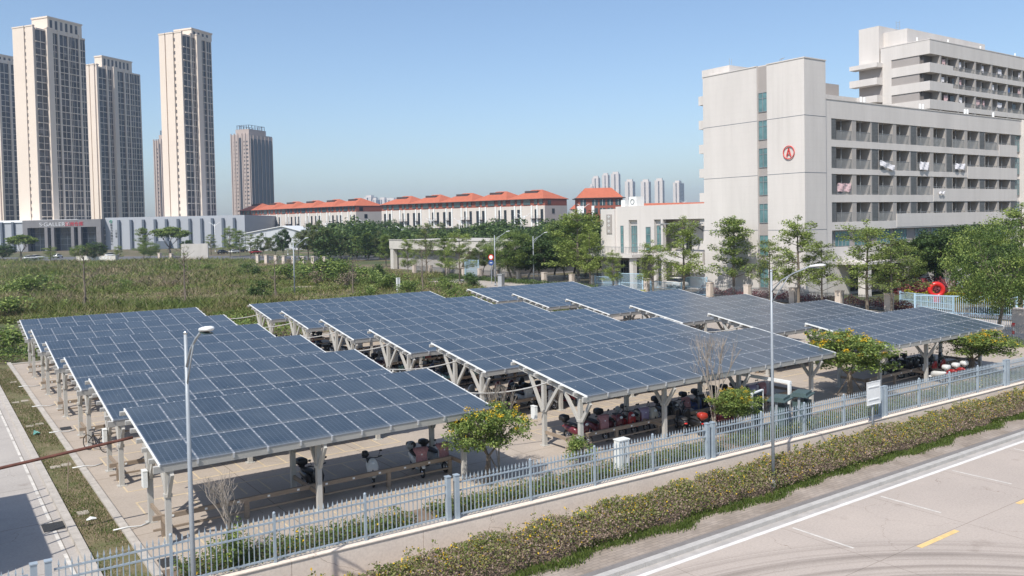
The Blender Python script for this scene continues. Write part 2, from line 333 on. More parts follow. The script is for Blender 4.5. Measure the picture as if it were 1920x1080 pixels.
# kerbs, verge
def kerbmat(): return mat('kerb_stone',(.42,.385,.34),.85,0,.18,2.5)
KM=kerbmat()
q=MB()
for y in np.arange(22.6,72,1.0): q.box(3.42,y,-.02,3.66,y+.985,.12)
structure('kerb_driveway',q,KM)
q=MB()
for y in np.arange(23.4,67.5,1.0): q.box(4.74,y,-.02,4.97,y+.985,.1)
for x in np.arange(4.98,50,1.0): q.box(x,67.5,-.02,x+.985,67.72,.1)
structure('kerb_lot',q,KM)
q=MB()
for x in np.arange(-20,120,1.0): q.box(x,17.75,-.95,x+.99,17.98,-.79)
structure('kerb_road',q,mat('kerb_road_stone',(.43,.41,.38),.8,0,.15,2.5))
def paver():
    m,nt,b=newmat('pavers'); N=nt.nodes; L=nt.links; tc=N.new('ShaderNodeTexCoord')
    br=N.new('ShaderNodeTexBrick'); br.inputs['Scale'].default_value=1; br.inputs['Brick Width'].default_value=.3; br.inputs['Row Height'].default_value=.15; br.inputs['Mortar Size'].default_value=.012
    br.inputs['Color1'].default_value=(.34,.29,.245,1); br.inputs['Color2'].default_value=(.28,.24,.205,1); br.inputs['Mortar'].default_value=(.22,.19,.165,1)
    n=N.new('ShaderNodeTexNoise'); n.inputs['Scale'].default_value=.9; n.inputs['Detail'].default_value=8
    L.new(tc.outputs['Object'],br.inputs[0]); L.new(tc.outputs['Object'],n.inputs[0])
    r=ramp(N,[(.3,(.72,.68,.62)),(.65,(1.12,1.1,1.08))]); L.new(n.outputs[0],r.inputs[0])
    mx=N.new('ShaderNodeMix'); mx.data_type='RGBA'; mx.blend_type='MULTIPLY'; mx.inputs[0].default_value=.9
    L.new(br.outputs[0],mx.inputs[6]); L.new(r.outputs[0],mx.inputs[7]); L.new(mx.outputs[2],b.inputs['Base Color']); b.inputs['Roughness'].default_value=.9
    return m
sheet('sidewalk',-20,18.22,120,19.35,-.82,paver())
sheet('sidewalk_edge_strip',-20,17.98,120,18.26,-.815,mat('dark_pavers',(.19,.175,.165),.9,0,.15,4))
q=MB()
for i in range(1,7): q.add([(GX[i],19.35,-.80),(GX[i+1],19.35,-.80),(GX[i+1],GY[i+1],-.80),(GX[i],GY[i],-.80)],[(0,1,2,3)])
structure('planting_soil',q,M_['soil'])
sheet('gutter',-40,17.47,140,17.75,-.926,mat('gutter_concrete',(.38,.355,.33),.85,0,.2,1.5))
# road paint
def strip(name,x0,y0,x1,y1,z,m): return sheet(name,x0,y0,x1,y1,z,m)
strip('white_edge_line',-40,17.30,140,17.47,-.925,M_['road_white'])
for i,x in enumerate((17.2+.0,24.55,30.9,37.3,43.7)):
    strip('yellow_lane_dash',x-.0,13.66,x+2.25,13.84,-.925,M_['road_yellow'])
for x in (22.9,27.95,32.95,38.0,43.0):
    strip('worn_bay_line',x,14.9,x+.09,17.1,-.926,M_['road_faint'])
# verge grass, with stepping slabs
VG=mat('verge_turf',(.115,.12,.045),.95,0,.45,1.3)
m,nt,b=newmat('verge_turf2'); N=nt.nodes; L=nt.links; tc=N.new('ShaderNodeTexCoord'); n=N.new('ShaderNodeTexNoise'); n.inputs['Scale'].default_value=.7; n.inputs['Detail'].default_value=12; n.inputs['Roughness'].default_value=.75
L.new(tc.outputs['Object'],n.inputs[0]); r=ramp(N,[(.35,(.075,.10,.028)),(.5,(.135,.12,.055)),(.62,(.20,.155,.095))]); L.new(n.outputs[0],r.inputs[0]); L.new(r.outputs[0],b.inputs['Base Color']); b.inputs['Roughness'].default_value=.95
sheet('verge_ground',3.66,22.6,4.74,67.6,.03,m)
q=MB()
for (x,y) in ((4.03,36.9),(4.42,37.0),(3.98,45.5),(4.4,45.7),(3.95,52.3),(4.4,52.5),(4.05,30.3),(4.42,59.5)): q.box(x-.17,y-.2,.02,x+.17,y+.2,.06)
structure('stepping_slabs',q,mat('slab',(.36,.32,.26),.9,0,.15,3))
# markings in the driveway: broken white edge
q=MB()
for y in np.arange(24,72,3.2): q.add([(3.05,y,.0),(3.15,y,.0),(3.15,y+2.9,.0),(3.05,y+2.9,.0)],[(0,1,2,3)])
structure('driveway_edge_line',q,M_['road_faint'])
# bay markings on the lot
TABLES=[]   # (bank, index, x0, yhigh, length, ncols)
for bank,x0,yh,L_,nc in (('left',5.356,29.99,11.36,11),('middle',20.553,29.36,15.72,15),('right',39.825,28.72,12.0,12)):
    for k in range(6): TABLES.append((bank,k,x0,yh+7.0*k,L_,nc))
q=MB()
for bank,k,x0,yh,L_,nc in TABLES:
    def st(a,b_,c,d): q.add([(a,b_,.008),(c,b_,.008),(c,d,.008),(a,d,.008)],[(0,1,2,3)])
    yl=yh-5.2
    st(x0+.3,yl,x0+L_-.3,yl+.1)
    for i in range(int((L_-.6)/.82)+1): x=x0+.3+i*.82; st(x,yl+.1,x+.06,yl+1.7)
    y2=yh+.35; st(x0+.3,y2,x0+L_-.3,y2+.1)
    for i in range(int((L_-.6)/.82)+1): x=x0+.3+i*.82; st(x,y2-1.4,x+.06,y2)
structure('bay_markings',q,M_['worn_yellow'])
# ---------------------------------------------------------------- sky, sun
w=bpy.data.worlds.new('World'); sc.world=w; w.use_nodes=True; nt=w.node_tree
sky=nt.nodes.new('ShaderNodeTexSky'); sky.sky_type='NISHITA'; sky.sun_disc=False
SD=Vector((-.72,-.38,1.0)).normalized()      # towards the sun
sky.sun_elevation=math.asin(SD.z); sky.sun_rotation=math.atan2(SD.x,SD.y)
sky.air_density=1.0; sky.dust_density=1.15; sky.ozone_density=3.2; sky.altitude=0
bg=nt.nodes['Background']; bg.inputs[1].default_value=.14; nt.links.new(sky.outputs[0],bg.inputs[0])
sun=bpy.data.lights.new('sun','SUN'); sun.energy=4.7; sun.angle=R(.5); sun.color=(1,.95,.88)
so=bpy.data.objects.new('sun',sun); COL.objects.link(so); so.rotation_euler=SD.to_track_quat('Z','Y').to_euler(); so.location=(0,0,60)
sc.view_settings.view_transform='Standard'; sc.view_settings.look='None'; sc.view_settings.exposure=.21; sc.view_settings.gamma=1

# ---------------------------------------------------------------- air
q=MB(); q.box(-260,-60,-3.2,3100,3100,150)
hz_=structure('haze',q,None,'stuff') if False else None
hm=bpy.data.materials.new('haze_air'); hm.use_nodes=True; nt=hm.node_tree; nt.nodes.remove(nt.nodes['Principled BSDF'])
pv=nt.nodes.new('ShaderNodeVolumePrincipled'); pv.inputs['Density'].default_value=.00022; pv.inputs['Color'].default_value=(.66,.80,1,1); pv.inputs['Anisotropy'].default_value=.2
nt.links.new(pv.outputs[0],nt.nodes['Material Output'].inputs['Volume'])
hz_=q.build('haze',hm); hz_['kind']='stuff'
# ================================================================ solar carports
TILT=R(9.09); WT=4.945; ZH=3.32; ct,st_=math.cos(TILT),math.sin(TILT)
def panelmat():
    m,nt,b=newmat('solar_cells'); N=nt.nodes; L=nt.links; tc=N.new('ShaderNodeTexCoord'); sep=N.new('ShaderNodeSeparateXYZ'); L.new(tc.outputs['Object'],sep.inputs[0])
    outs=[]
    for k,n_,w_ in ((0,6/.97,.07),(1,10/1.58,.04)):
        a=N.new('ShaderNodeMath'); a.operation='MULTIPLY_ADD'; a.inputs[1].default_value=n_; a.inputs[2].default_value=w_/2; L.new(sep.outputs[k],a.inputs[0])
        f=N.new('ShaderNodeMath'); f.operation='FRACT'; L.new(a.outputs[0],f.inputs[0])
        lt=N.new('ShaderNodeMath'); lt.operation='LESS_THAN'; lt.inputs[1].default_value=w_; L.new(f.outputs[0],lt.inputs[0]); outs.append(lt.outputs[0])
    mxm=N.new('ShaderNodeMath'); mxm.operation='MAXIMUM'; L.new(outs[0],mxm.inputs[0]); L.new(outs[1],mxm.inputs[1])
    oi=N.new('ShaderNodeObjectInfo'); nz=N.new('ShaderNodeTexNoise'); nz.inputs['Scale'].default_value=1.1; nz.inputs['Detail'].default_value=5
    g=N.new('ShaderNodeNewGeometry'); L.new(g.outputs['Position'],nz.inputs[0])
    r=ramp(N,[(0,(.019,.034,.052)),(.5,(.027,.044,.063)),(1,(.038,.056,.076))]); L.new(oi.outputs['Random'],r.inputs[0])
    dust=N.new('ShaderNodeMix'); dust.data_type='RGBA'; dust.inputs[7].default_value=(.12,.14,.155,1)
    mr=N.new('ShaderNodeMapRange'); mr.inputs[1].default_value=.3; mr.inputs[2].default_value=.8; mr.inputs[3].default_value=.04; mr.inputs[4].default_value=.40
    L.new(nz.outputs[0],mr.inputs[0]); L.new(mr.outputs[0],dust.inputs[0])
    # dirt washed down to the lower frame of each module, and bird droppings
    vp=N.new('ShaderNodeTexVoronoi'); vp.inputs['Scale'].default_value=1.3; L.new(g.outputs['Position'],vp.inputs[0]); dl=N.new('ShaderNodeMath'); dl.operation='LESS_THAN'; dl.inputs[1].default_value=.028; L.new(vp.outputs['Distance'],dl.inputs[0])
    le=N.new('ShaderNodeMapRange'); le.inputs[1].default_value=-.55; le.inputs[2].default_value=-.80; le.inputs[3].default_value=0; le.inputs[4].default_value=.45; L.new(sep.outputs[1],le.inputs[0]); L.new(r.outputs[0],dust.inputs[6])
    mx=N.new('ShaderNodeMix'); mx.data_type='RGBA'; mx.inputs[7].default_value=(.13,.16,.21,1); L.new(mxm.outputs[0],mx.inputs[0]); L.new(dust.outputs[2],mx.inputs[6])
    dm=N.new('ShaderNodeMix'); dm.data_type='RGBA'; dm.inputs[7].default_value=(.17,.18,.18,1); L.new(le.outputs[0],dm.inputs[0]); L.new(mx.outputs[2],dm.inputs[6])
    bd=N.new('ShaderNodeMix'); bd.data_type='RGBA'; bd.inputs[7].default_value=(.5,.5,.47,1); L.new(dl.outputs[0],bd.inputs[0]); L.new(dm.outputs[2],bd.inputs[6])
    L.new(bd.outputs[2],b.inputs['Base Color']); b.inputs['Roughness'].default_value=.28; b.inputs['Specular IOR Level'].default_value=.34
    return m
CELL=panelmat()
def panel_mesh(pw,ph,clip=False):
    q=MB(); fr=.013
    q.box(-pw/2,-ph/2,-.035,pw/2,ph/2,-.004,1)
    q.box(-pw/2+fr,-ph/2+fr,-.003,pw/2-fr,ph/2-fr,.0,0)
    for a in (-1,1):
        q.box(a*(pw/2)-(fr if a>0 else 0),-ph/2,-.003,a*(pw/2)+(fr if a<0 else 0),ph/2,.004,1)
        q.box(-pw/2+fr,a*(ph/2)-(fr if a>0 else 0),-.003,pw/2-fr,a*(ph/2)+(fr if a<0 else 0),.0035,1)
    for y in (-.3*ph,0,.3*ph): q.box(pw/2-.014,y-.028,.005,pw/2+.026,y+.028,.014,2)      # clamps over the joint
    for x in (-.32*pw,0,.32*pw): q.box(x-.026,ph/2-.012,.005,x+.026,ph/2+.024,.013,2)
    if clip: q.box(pw/2-.03,-ph/2-.03,-.15,pw/2+.03,-ph/2-.002,.01,2)
    return q.mesh('solar_panel',[CELL,M_['alu'],M_['clamp']])
BN={'left':'left','middle':'middle','right':'right'}
ORD=['nearest the front fence','second from the front fence','third from the front fence','fourth from the front fence','fifth from the front fence','farthest from the front fence']
FR={'left':(.32,4.95,10.45),'middle':(.2,4.75,9.45,14.75),'right':(.3,4.75,10.6)}
def slope(v,dz=0): return (-v*ct-dz*st_*0, ZH-v*st_+dz)
protos={}
for bank,k,x0,yh,L_,nc in TABLES:
    root=empty('solar_carport',(x0,yh,0),0,f'tilted grey steel solar carport, {bank} bank, row {ORD[k]}','carport',f'{bank} bank of solar carports')
    pw=L_/nc; ph=WT/3; key=bank
    if key not in protos:
        pm=panel_mesh(pw-.012,ph-.012)
        parts=[]
        vs=[.12,1.0,1.75,2.65,3.4,4.3,4.86]
        for i,v in enumerate(vs):
            y,z=slope(v); q=MB(); big=i in(0,6)
            h=.2 if i==6 else .13
            q.obox(Matrix.Translation((L_/2-.0,y,z-.045-h/2))@Matrix.Rotation(TILT,4,'X'),L_+.36,.09,h)
            parts.append(('purlin',q.mesh('purlin',M_['steel'])))
        pm=(pm,panel_mesh(pw-.012,ph-.012,True))
        for e in (-.035,L_+.003):
            q=MB(); a=slope(-.01,-.02); b_=slope(WT+.01,-.02); q.bar((e+.016,a[0],a[1]),(e+.016,b_[0],b_[1]),.03,.07); parts.append(('edge_trim',q.mesh('edge_trim',M_['white'])))
        for fx in FR[bank]:
            q=MB(); a=slope(.2,-.27); b_=slope(WT-.08,-.27); q.bar((fx,a[0],a[1]),(fx,b_[0],b_[1]),.1,.18)
            parts.append(('rafter',q.mesh('rafter',M_['steel'])))
            for v in (1.9,4.25):
                y,z=slope(v,-.33); q=MB(); q.box(fx-.08,y-.08,0,fx+.08,y+.08,z)
                q.box(fx-.16,y-.16,.0,fx+.16,y+.16,.03)
                q.box(fx-.11,y-.11,1.40,fx+.11,y+.11,1.5)
                parts.append(('post',q.mesh('post',M_['steel'])))
                for dv in (-.98,.98):
                    dv2=min(dv,WT-.08-v); yy,zz=slope(v+dv2,-.34); q=MB(); s_=1 if dv<0 else -1
                    q.bar((fx,y+s_*.1,1.44),(fx,yy,zz),.10,.13); parts.append(('strut',q.mesh('strut',M_['steel'])))
        # crossbeam between the two posts, knee height
        for fx in FR[bank]:
            q=MB(); ya=slope(1.9)[0]; yb=slope(4.25)[0]; q.bar((fx,ya-.1,.56),(fx,yb+.1,.56),.07,.13); parts.append(('knee_beam',q.mesh('knee_beam',M_['wood'])))
        protos[key]=(pm,parts)
    pm,parts=protos[key]
    for n_,me in parts: link(n_,me,root)
    for i in range(nc):
        for j in range(3):
            y,z=slope((j+.5)*ph); o=link('solar_panel',pm[1] if j==2 else pm[0],root,((i+.5)*pw,y,z)); o.rotation_euler=(TILT+random.gauss(0,.003),random.gauss(0,.003),0)
# wheel-stop rails under the carports
rails={}
for bank,k,x0,yh,L_,nc in TABLES:
    if bank not in rails:
        ps=[]
        q=MB(); q.box(.05,-.06,.52,L_-1.0,.05,.66)
        for x in np.arange(.6,L_-1.1,.98): q.box(x-.04,-.075,.56,x+.04,-.058,.62,1)
        ps.append(('top_rail',q.mesh('top_rail',[M_['wood'],M_['white']])))
        q=MB(); q.box(.05,-.04,.2,L_-1.0,.03,.26); ps.append(('lower_rail',q.mesh('lower_rail',M_['wood'])))
        for x in np.linspace(.35,L_-1.05,5 if L_<13 else 7):
            q=MB(); q.box(x-.07,-.055,0,x+.07,.045,.52); ps.append(('rail_post',q.mesh('rail_post',M_['wood'])))
        rails[bank]=ps
    r_=empty('wheel_rail',(x0,yh-3.42,0),0,f'brown wheel-stop rail under the {bank} bank carport {ORD[k]}','barrier','wheel-stop rails under the carports')
    for n_,me in rails[bank]: link(n_,me,r_)
# white inverter boxes fixed to the left posts
for (bank,k,x,y,z) in (('left',0,5.60,28.0,1.18),('left',1,5.62,35.0,1.14),('middle',0,20.50,27.7,1.13)):
    q=MB(); q.box(-.07,-.14,0,.06,.14,.5); q.box(-.08,-.15,.5,.07,.15,.53)
    o=q.build('inverter_box',M_['box'],None,(x-.1,y,z)); tag(o,f'white inverter box on a post of the {bank} bank carport {ORD[k]}','electrical box','inverter boxes on the carport posts')
for (x0,x1,yy) in ((8.9,9.4,28.3),(9.05,9.5,28.3)): pass
q=MB(); q.box(-.14,-.2,0,.14,.2,.75); o=q.build('control_box',M_['steel_side'],None,(9.95,28.35,1.75)); tag(o,'grey control box high on the second post of the nearest left carport','electrical box')
q=MB(); q.box(-.14,-.2,0,.14,.2,.75); o=q.build('control_box',M_['steel_side'],None,(15.5,28.3,1.75)); tag(o,'grey control box high on the right post of the nearest left carport','electrical box')
# sagging conduits between neighbouring banks
def cable(a,b,sag,r_,m,label,cat='cable',group=None,name='cable'):
    a,b=Vector(a),Vector(b); pts=[a.lerp(b,t)-Vector((0,0,sag*4*t*(1-t))) for t in np.linspace(0,1,17)]
    q=MB(); q.tube(pts,r_,5); o=q.build(name,m,smooth=True); return tag(o,label,cat,group)
for k in range(6):
    yA=29.99+7*k-2.3; yB=29.36+7*k-2.6
    cable((16.7,yA,2.72),(20.6,yB,2.78),.22,.03,M_['steel'],f'pale sagging conduit from left to middle bank, row {ORD[k]}',group='conduits between the carport banks')
    yB=29.36+7*k-2.3; yC=28.72+7*k-2.6
    cable((36.25,yB,2.72),(39.9,yC,2.78),.22,.03,M_['steel'],f'pale sagging conduit from middle to right bank, row {ORD[k]}',group='conduits between the carport banks')
for k in range(5):
    pass
a=Vector((5.2,28.0,2.78)); b_=onY(-120,906,28.0)
cable(a,(b_.x,28.0,b_.z),.0,.05,M_['rust'],'long rusty brown pipe running from the nearest left carport out to the left','pipe',name='steel_pipe')
# ================================================================ front fence, wall, hedge
FY=lambda x: 22.42-.030*(x-5)+ (0 if x<26 else .0)
def fy(x): return float(np.interp(x,[-12,6.5,13.2,24,35.1,46.3,75],[22.5,22.37,22.13,21.72,21.42,21.23,20.9]))
ZW=.08
q=MB(); xs=np.arange(-12,76,4.0)
for a in xs:
    b_=a+3.985; ya,yb=fy(a),fy(b_)
    q.prism([(a,ya-.2),(b_,yb-.2),(b_,yb+.25),(a,ya+.25)],-.95,ZW)
    q.prism([(a,ya-.23),(b_,yb-.23),(b_,yb+.28),(a,ya+.28)],ZW,ZW+.03)
WM=concrete('rendered_wall',(.80,.69,.58),(.66,.57,.49),scale=.7)
tag(q.build('retaining_wall',WM),'low cream rendered retaining wall under the grey spiked fence','wall')
FH=1.22
def fence_run(x0,x1,label,first=False):
    root=empty('spiked_fence',(x0,fy(x0),ZW+.03),math.atan2(fy(x1)-fy(x0),x1-x0),label,'fence','grey spiked fence runs along the road')
    L_=math.hypot(x1-x0,fy(x1)-fy(x0))
    nb=max(1,round((L_-.3)/2.7)); bw=(L_-.3)/nb
    for e in (.07,L_-.07):
        q=MB(); q.box(e-.07,-.075,0,e+.07,.075,FH+.12); q.box(e-.085,-.09,FH+.12,e+.085,.09,FH+.15); q.build('end_post',M_['fence'],root)
    for i in range(nb):
        a=.15+i*bw; b_=a+bw
        if i<nb-1:
            q=MB(); q.box(b_-.035,-.035,0,b_+.035,.035,FH+.1); q.ball((b_,0,FH+.13),.045,.045,.05,8,5); q.build('post',M_['fence'],root)
        q=MB()
        for z in (.1,FH-.38,FH-.13): q.box(a+.036,-.02,z,b_-.036,.02,z+.045)
        n=19
        for j in range(1,n):
            x=a+bw*j/n; q.box(x-.012,-.012,.06,x+.012,.012,FH-.02)
            q.add([(x-.022,-.022,FH-.02),(x+.022,-.022,FH-.02),(x+.022,.022,FH-.02),(x-.022,.022,FH-.02),(x,0,FH+.13)],[(0,1,4),(1,2,4),(2,3,4),(3,0,4),(0,3,2,1)])
        q.build('picket_panel',M_['fence'],root)
fx=[-9.0,2.15,13.2,24.3,35.4,46.5,57.6,68.7]
nm=['leftmost run of grey spiked fence beyond the driveway','grey spiked fence run in front of the nearest left carport','grey spiked fence run between the yellow flowering tree and the white cabinet','grey spiked fence run behind the tall right lamp post','grey spiked fence run right of the blank road sign','grey spiked fence run at the right edge of the picture','rightmost far run of grey spiked fence']
for i in range(7): fence_run(fx[i],fx[i+1]-.16,nm[i])
# ---------------------------------------------------------------- leaf card meshes
def cards(name,C,S,mats,mi=None,up_bias=.35,aspect=.55,droop=0.):
    """many small leaf faces in one mesh: centres, sizes, material index"""
    C=np.asarray(C,dtype=np.float64); n=len(C); S=np.asarray(S).reshape(-1)*np.ones(n)
    nr=rng.normal(size=(n,3)); nr[:,2]=np.abs(nr[:,2])+up_bias*2; nr/=np.linalg.norm(nr,axis=1)[:,None]
    t=rng.normal(size=(n,3)); t-= (t*nr).sum(1)[:,None]*nr; t/=np.linalg.norm(t,axis=1)[:,None]; b=np.cross(nr,t)
    t=t*S[:,None]*.5; b=b*S[:,None]*.5*aspect
    V=np.stack([C-t,C+b*1.0-t*.1,C+t,C-b*1.0-t*.1],1).reshape(-1,3)
    return rawmesh(name,V,n,4,mats,mi)
def blades(name,C,H,W_,mats,mi=None,lean=.35):
    """upright grass-like blades"""
    C=np.asarray(C,dtype=np.float64); n=len(C); a=rng.uniform(0,2*np.pi,n); H=np.asarray(H)*np.ones(n); W_=np.asarray(W_)*np.ones(n)
    d=np.stack([np.cos(a),np.sin(a),np.zeros(n)],1)*W_[:,None]*.5
    ln=rng.normal(size=(n,2))*lean*H[:,None]; top=C+np.stack([ln[:,0],ln[:,1],H],1); mid=C+np.stack([ln[:,0]*.35,ln[:,1]*.35,H*.55],1)
    V=np.stack([C-d*.6,C+d*.6,mid+d,top,mid-d],1).reshape(-1,3)
    return rawmesh(name,V,n,5,mats,mi)
def rawmesh(name,V,n,k,mats,mi):
    me=bpy.data.meshes.new(name); me.vertices.add(n*k); me.vertices.foreach_set('co',V.astype(np.float32).ravel())
    me.loops.add(n*k); me.loops.foreach_set('vertex_index',np.arange(n*k,dtype=np.int32))
    me.polygons.add(n); me.polygons.foreach_set('loop_start',np.arange(0,n*k,k,dtype=np.int32)); me.polygons.foreach_set('loop_total',np.full(n,k,dtype=np.int32))
    for m in (mats if isinstance(mats,(list,tuple)) else [mats]): me.materials.append(m)
    if mi is not None: me.polygons.foreach_set('material_index',np.asarray(mi,dtype=np.int32))
    me.update(calc_edges=True); return me
LM={}
LM['fresh']=leafmat('leaf_fresh',[(.1,(.10,.145,.03)),(.45,(.22,.29,.065)),(.9,(.38,.43,.14))])
LM['mid']=leafmat('leaf_mid',[(.1,(.045,.08,.02)),(.45,(.105,.165,.04)),(.9,(.21,.28,.08))])
LM['dark']=leafmat('leaf_dark',[(.1,(.025,.05,.016)),(.5,(.06,.105,.03)),(.9,(.13,.19,.055))])
LM['olive']=leafmat('leaf_olive',[(.1,(.06,.08,.03)),(.5,(.13,.155,.055)),(.9,(.24,.25,.11))])
LM['hedge']=leafmat('leaf_hedge',[(.05,(.07,.095,.025)),(.4,(.16,.205,.05)),(.62,(.25,.25,.085)),(.9,(.36,.31,.17))],scale=1.3,isl=.4,amp=1.5)
LM['twig']=leafmat('twig_brown',[(.1,(.14,.10,.075)),(.5,(.24,.175,.135)),(.9,(.36,.28,.22))],trans=.05,scale=1.5)
LM['grass']=leafmat('grass_green',[(.1,(.05,.085,.018)),(.5,(.10,.145,.03)),(.9,(.17,.21,.05))],scale=1.2)
LM['yel']=leafmat('yellow_petal',[(.1,(.55,.33,.01)),(.5,(.78,.50,.02)),(.9,(.85,.62,.06))],rough=.6,trans=.35)
LM['maroon']=leafmat('maroon_leaf',[(.1,(.10,.02,.025)),(.5,(.22,.045,.055)),(.9,(.34,.09,.09))])
LM['lime']=leafmat('lime_leaf',[(.1,(.22,.22,.01)),(.5,(.40,.38,.02)),(.9,(.55,.50,.04))])
LM['scrub']=leafmat('field_scrub',[(.15,(.08,.13,.025)),(.38,(.15,.20,.045)),(.52,(.24,.25,.075)),(.64,(.30,.235,.14)),(.9,(.38,.30,.21))],trans=.15,scale=.075,isl=.22,amp=1.9)
LM['straw']=leafmat('straw',[(.1,(.20,.15,.10)),(.5,(.32,.25,.17)),(.9,(.44,.36,.25))],trans=.1,scale=.3)
# hedge with yellow flowers, between wall and pavement
def U_(a,b,n): return rng.uniform(a,b,n)
def bumpy(x,y,s): return .5+.5*np.sin(x*2.1*s+1.3*np.sin(x*.83*s+y))*np.cos(x*.37*s+.7)
n=135000; x=U_(3,62,n)**1.0; keep=rng.random(n)<np.clip(1.35-x/60,.35,1); x=x[keep]; n=len(x)
ty=U_(-1,1,n); hh=.70+.30*bumpy(x,0,1)+.2*bumpy(x*2.3,1,1)*bumpy(x*.7,3,1); z=-.8+hh*np.sqrt(np.clip(1-.75*ty**2,0,1))*U_(.05,1,n)**.55
y=20.2+ty*(.74+.12*bumpy(x*1.7,2,1))
C=np.stack([x,y,z],1); mi=np.where(rng.random(n)<.30+.25*(np.sin(x*1.7+np.sin(x*.6)*2)>.1),1,0); mi=np.where((z<-.35)&(rng.random(n)<.4),1,mi)
hb=np.stack([x,y,z],1)
n2=7500; x2=U_(3,62,n2); ty2=U_(-1,.8,n2); cl=np.sin(x2*5.1)+np.sin(x2*1.7+1)+rng.normal(size=n2)*.9; k2=cl>-.25; x2=x2[k2]; ty2=ty2[k2]; n2=len(x2)
h2=.70+.30*bumpy(x2,0,1)+.2*bumpy(x2*2.3,1,1)*bumpy(x2*.7,3,1); z2=-.8+h2*np.sqrt(np.clip(1-.7*ty2**2,0,1))*U_(.55,1.04,n2); y2=20.25+ty2*.85
C=np.vstack([C,np.stack([x2,y2,z2],1)]); S=np.concatenate([U_(.04,.105,n),U_(.045,.08,n2)]); mi=np.concatenate([mi,np.full(n2,2)])
# taller sprigs
n3=11000; c0=U_(3,62,560); h0=U_(.1,.42,560)*rng.random(560)**.6; i3=rng.integers(0,560,n3); tz=rng.random(n3); x3=c0[i3]+rng.normal(size=n3)*.06; z3=-.15+.1*bumpy(c0[i3],0,1)+tz*h0[i3]; y3=20.4+((c0[i3]*7.7)%1-.5)*.9+rng.normal(size=n3)*.06
C=np.vstack([C,np.stack([x3,y3,z3],1)]); S=np.concatenate([S,U_(.06,.11,n3)]); mi=np.concatenate([mi,np.where(rng.random(n3)<.12,2,0)])
tag(link('flowering_hedge',cards('flowering_hedge',C,S,[LM['hedge'],LM['twig'],LM['yel']],mi,.1)),'scruffy brown and green hedge dotted with yellow flowers below the wall','hedge',kind='stuff')
n=30000; x=U_(2,62,n); edge=19.14+.16*np.sin(x*.9+2*np.sin(x*.31))+.10*np.sin(x*2.7+1)+rng.normal(size=n)*.10; y=edge+U_(0,.45,n)
tag(link('grass_strip',blades('grass_strip',np.stack([x,y,np.full(n,-.82)],1),U_(.05,.16,n),.03,LM['grass'])),'bright green weedy grass strip along the foot of the hedge','grass',kind='stuff')
# planted bed inside the fence
n=60000; x=U_(5.3,62,n); k_=rng.random(n)<np.clip(1.3-x/60,.4,1); x=x[k_]; n=len(x); y0=np.interp(x,[5,13,24,35,62],[22.45,22.3,21.95,21.7,21.4]); y=y0+U_(.0,1.45,n); gap=(np.sin(x*.9)+np.sin(x*2.3+1)>-1.5)
z=U_(0,.42,n)*(.55+.45*bumpy(x*2,y,1)); C=np.stack([x,y,z],1)[gap]; n=len(C)
tag(link('bed_planting',cards('bed_planting',C,U_(.05,.12,n),[LM['mid'],LM['olive'],LM['yel']],rng.choice(3,n,p=[.5,.48,.02]))),'low green ground cover in the bed behind the fence','ground cover',kind='stuff')
q=MB()
for a,b_ in ((4.98,13.2),(13.2,24),(24,35.1),(35.1,46.3),(46.3,64)): q.add([(a,fy(a)+.2,.0),(b_,fy(b_)+.2,.0),(b_,23.9,.0),(a,23.9,.0)],[(0,1,2,3)])
structure('inner_bed_soil',q,M_['soil'])
# verge grass blades
n=42000; y=U_(22.8,67.3,n); y=22.8+(y-22.8)**1.0; x=U_(3.68,4.72,n); g=np.sin(x*3+y*.9)+np.sin(y*.43+1)+rng.normal(size=n)*.8>-.2; C=np.stack([x,y,np.full(n,.03)],1)[g]; n=len(C)
tag(link('verge_grass',blades('verge_grass',C,U_(.02,.07,n),.02,[LM['grass'],LM['straw']],rng.choice(2,n,p=[.5,.5]))),'patchy green and brown verge grass beside the driveway kerb','grass',kind='stuff')
# ================================================================ street lamps
def lamp_post(name,loc,h,arm,rz,label,m='lamp',r0=.066,group='street lamps',double=False,finial=True,rise=.25,scale=1.):
    root=empty(name,loc,rz,label,'street lamp',group)
    q=MB(); q.tube([(0,0,0),(0,0,h*.55),(0,0,h)],[r0,r0*.8,r0*.6],10); q.tube([(0,0,0),(0,0,.35)],r0*1.35,10)
    q.build('pole',M_[m],root,smooth=True)
    if finial: q=MB(); q.ball((0,0,h+.03),r0*.75,r0*.75,r0*.8,8,6); q.build('finial',M_['chrome'],root,smooth=True)
    for s in ((1,-1) if double else (1,)):
        q=MB(); pts=[(0,0,h-.75),(s*arm*.25,0,h-.3),(s*arm*.55,0,h-.02),(s*(arm-.1),0,h+rise)]; q.tube(pts,r0*.42,8)
        q.tube([(0,0,h-1.15),(s*arm*.22,0,h-.62),(s*arm*.45,0,h-.1)],r0*.3,6)
        a=q.build('arm',M_[m],root,smooth=True)
        q=MB(); x0=s*(arm-.15); q.loft([((x0,0,h+rise-.02),.05,.03),((x0+s*.1,0,h+rise),.11,.05),((x0+s*.45,0,h+rise+.05),.13,.055),((x0+s*.62,0,h+rise+.06),.08,.03)],10)
        hd=q.build('lamp_head',M_['lampw'],root,smooth=True)
        q=MB(); q.box(x0+min(s*.12,s*.5),-.09,h+rise-.06,x0+max(s*.12,s*.5),.09,h+rise-.035); q.build('lens',M_['glass'],hd)
    return root
lamp_post('street_lamp',(4.84,19.75,-.8),7.62,1.55,-math.pi/2,'tall grey street lamp on the left, in front of the nearest left carport')
lamp_post('street_lamp',(25.4,19.75,-.8),8.0,1.75,-math.pi/2,'tall grey street lamp rising from the flowering hedge on the right')
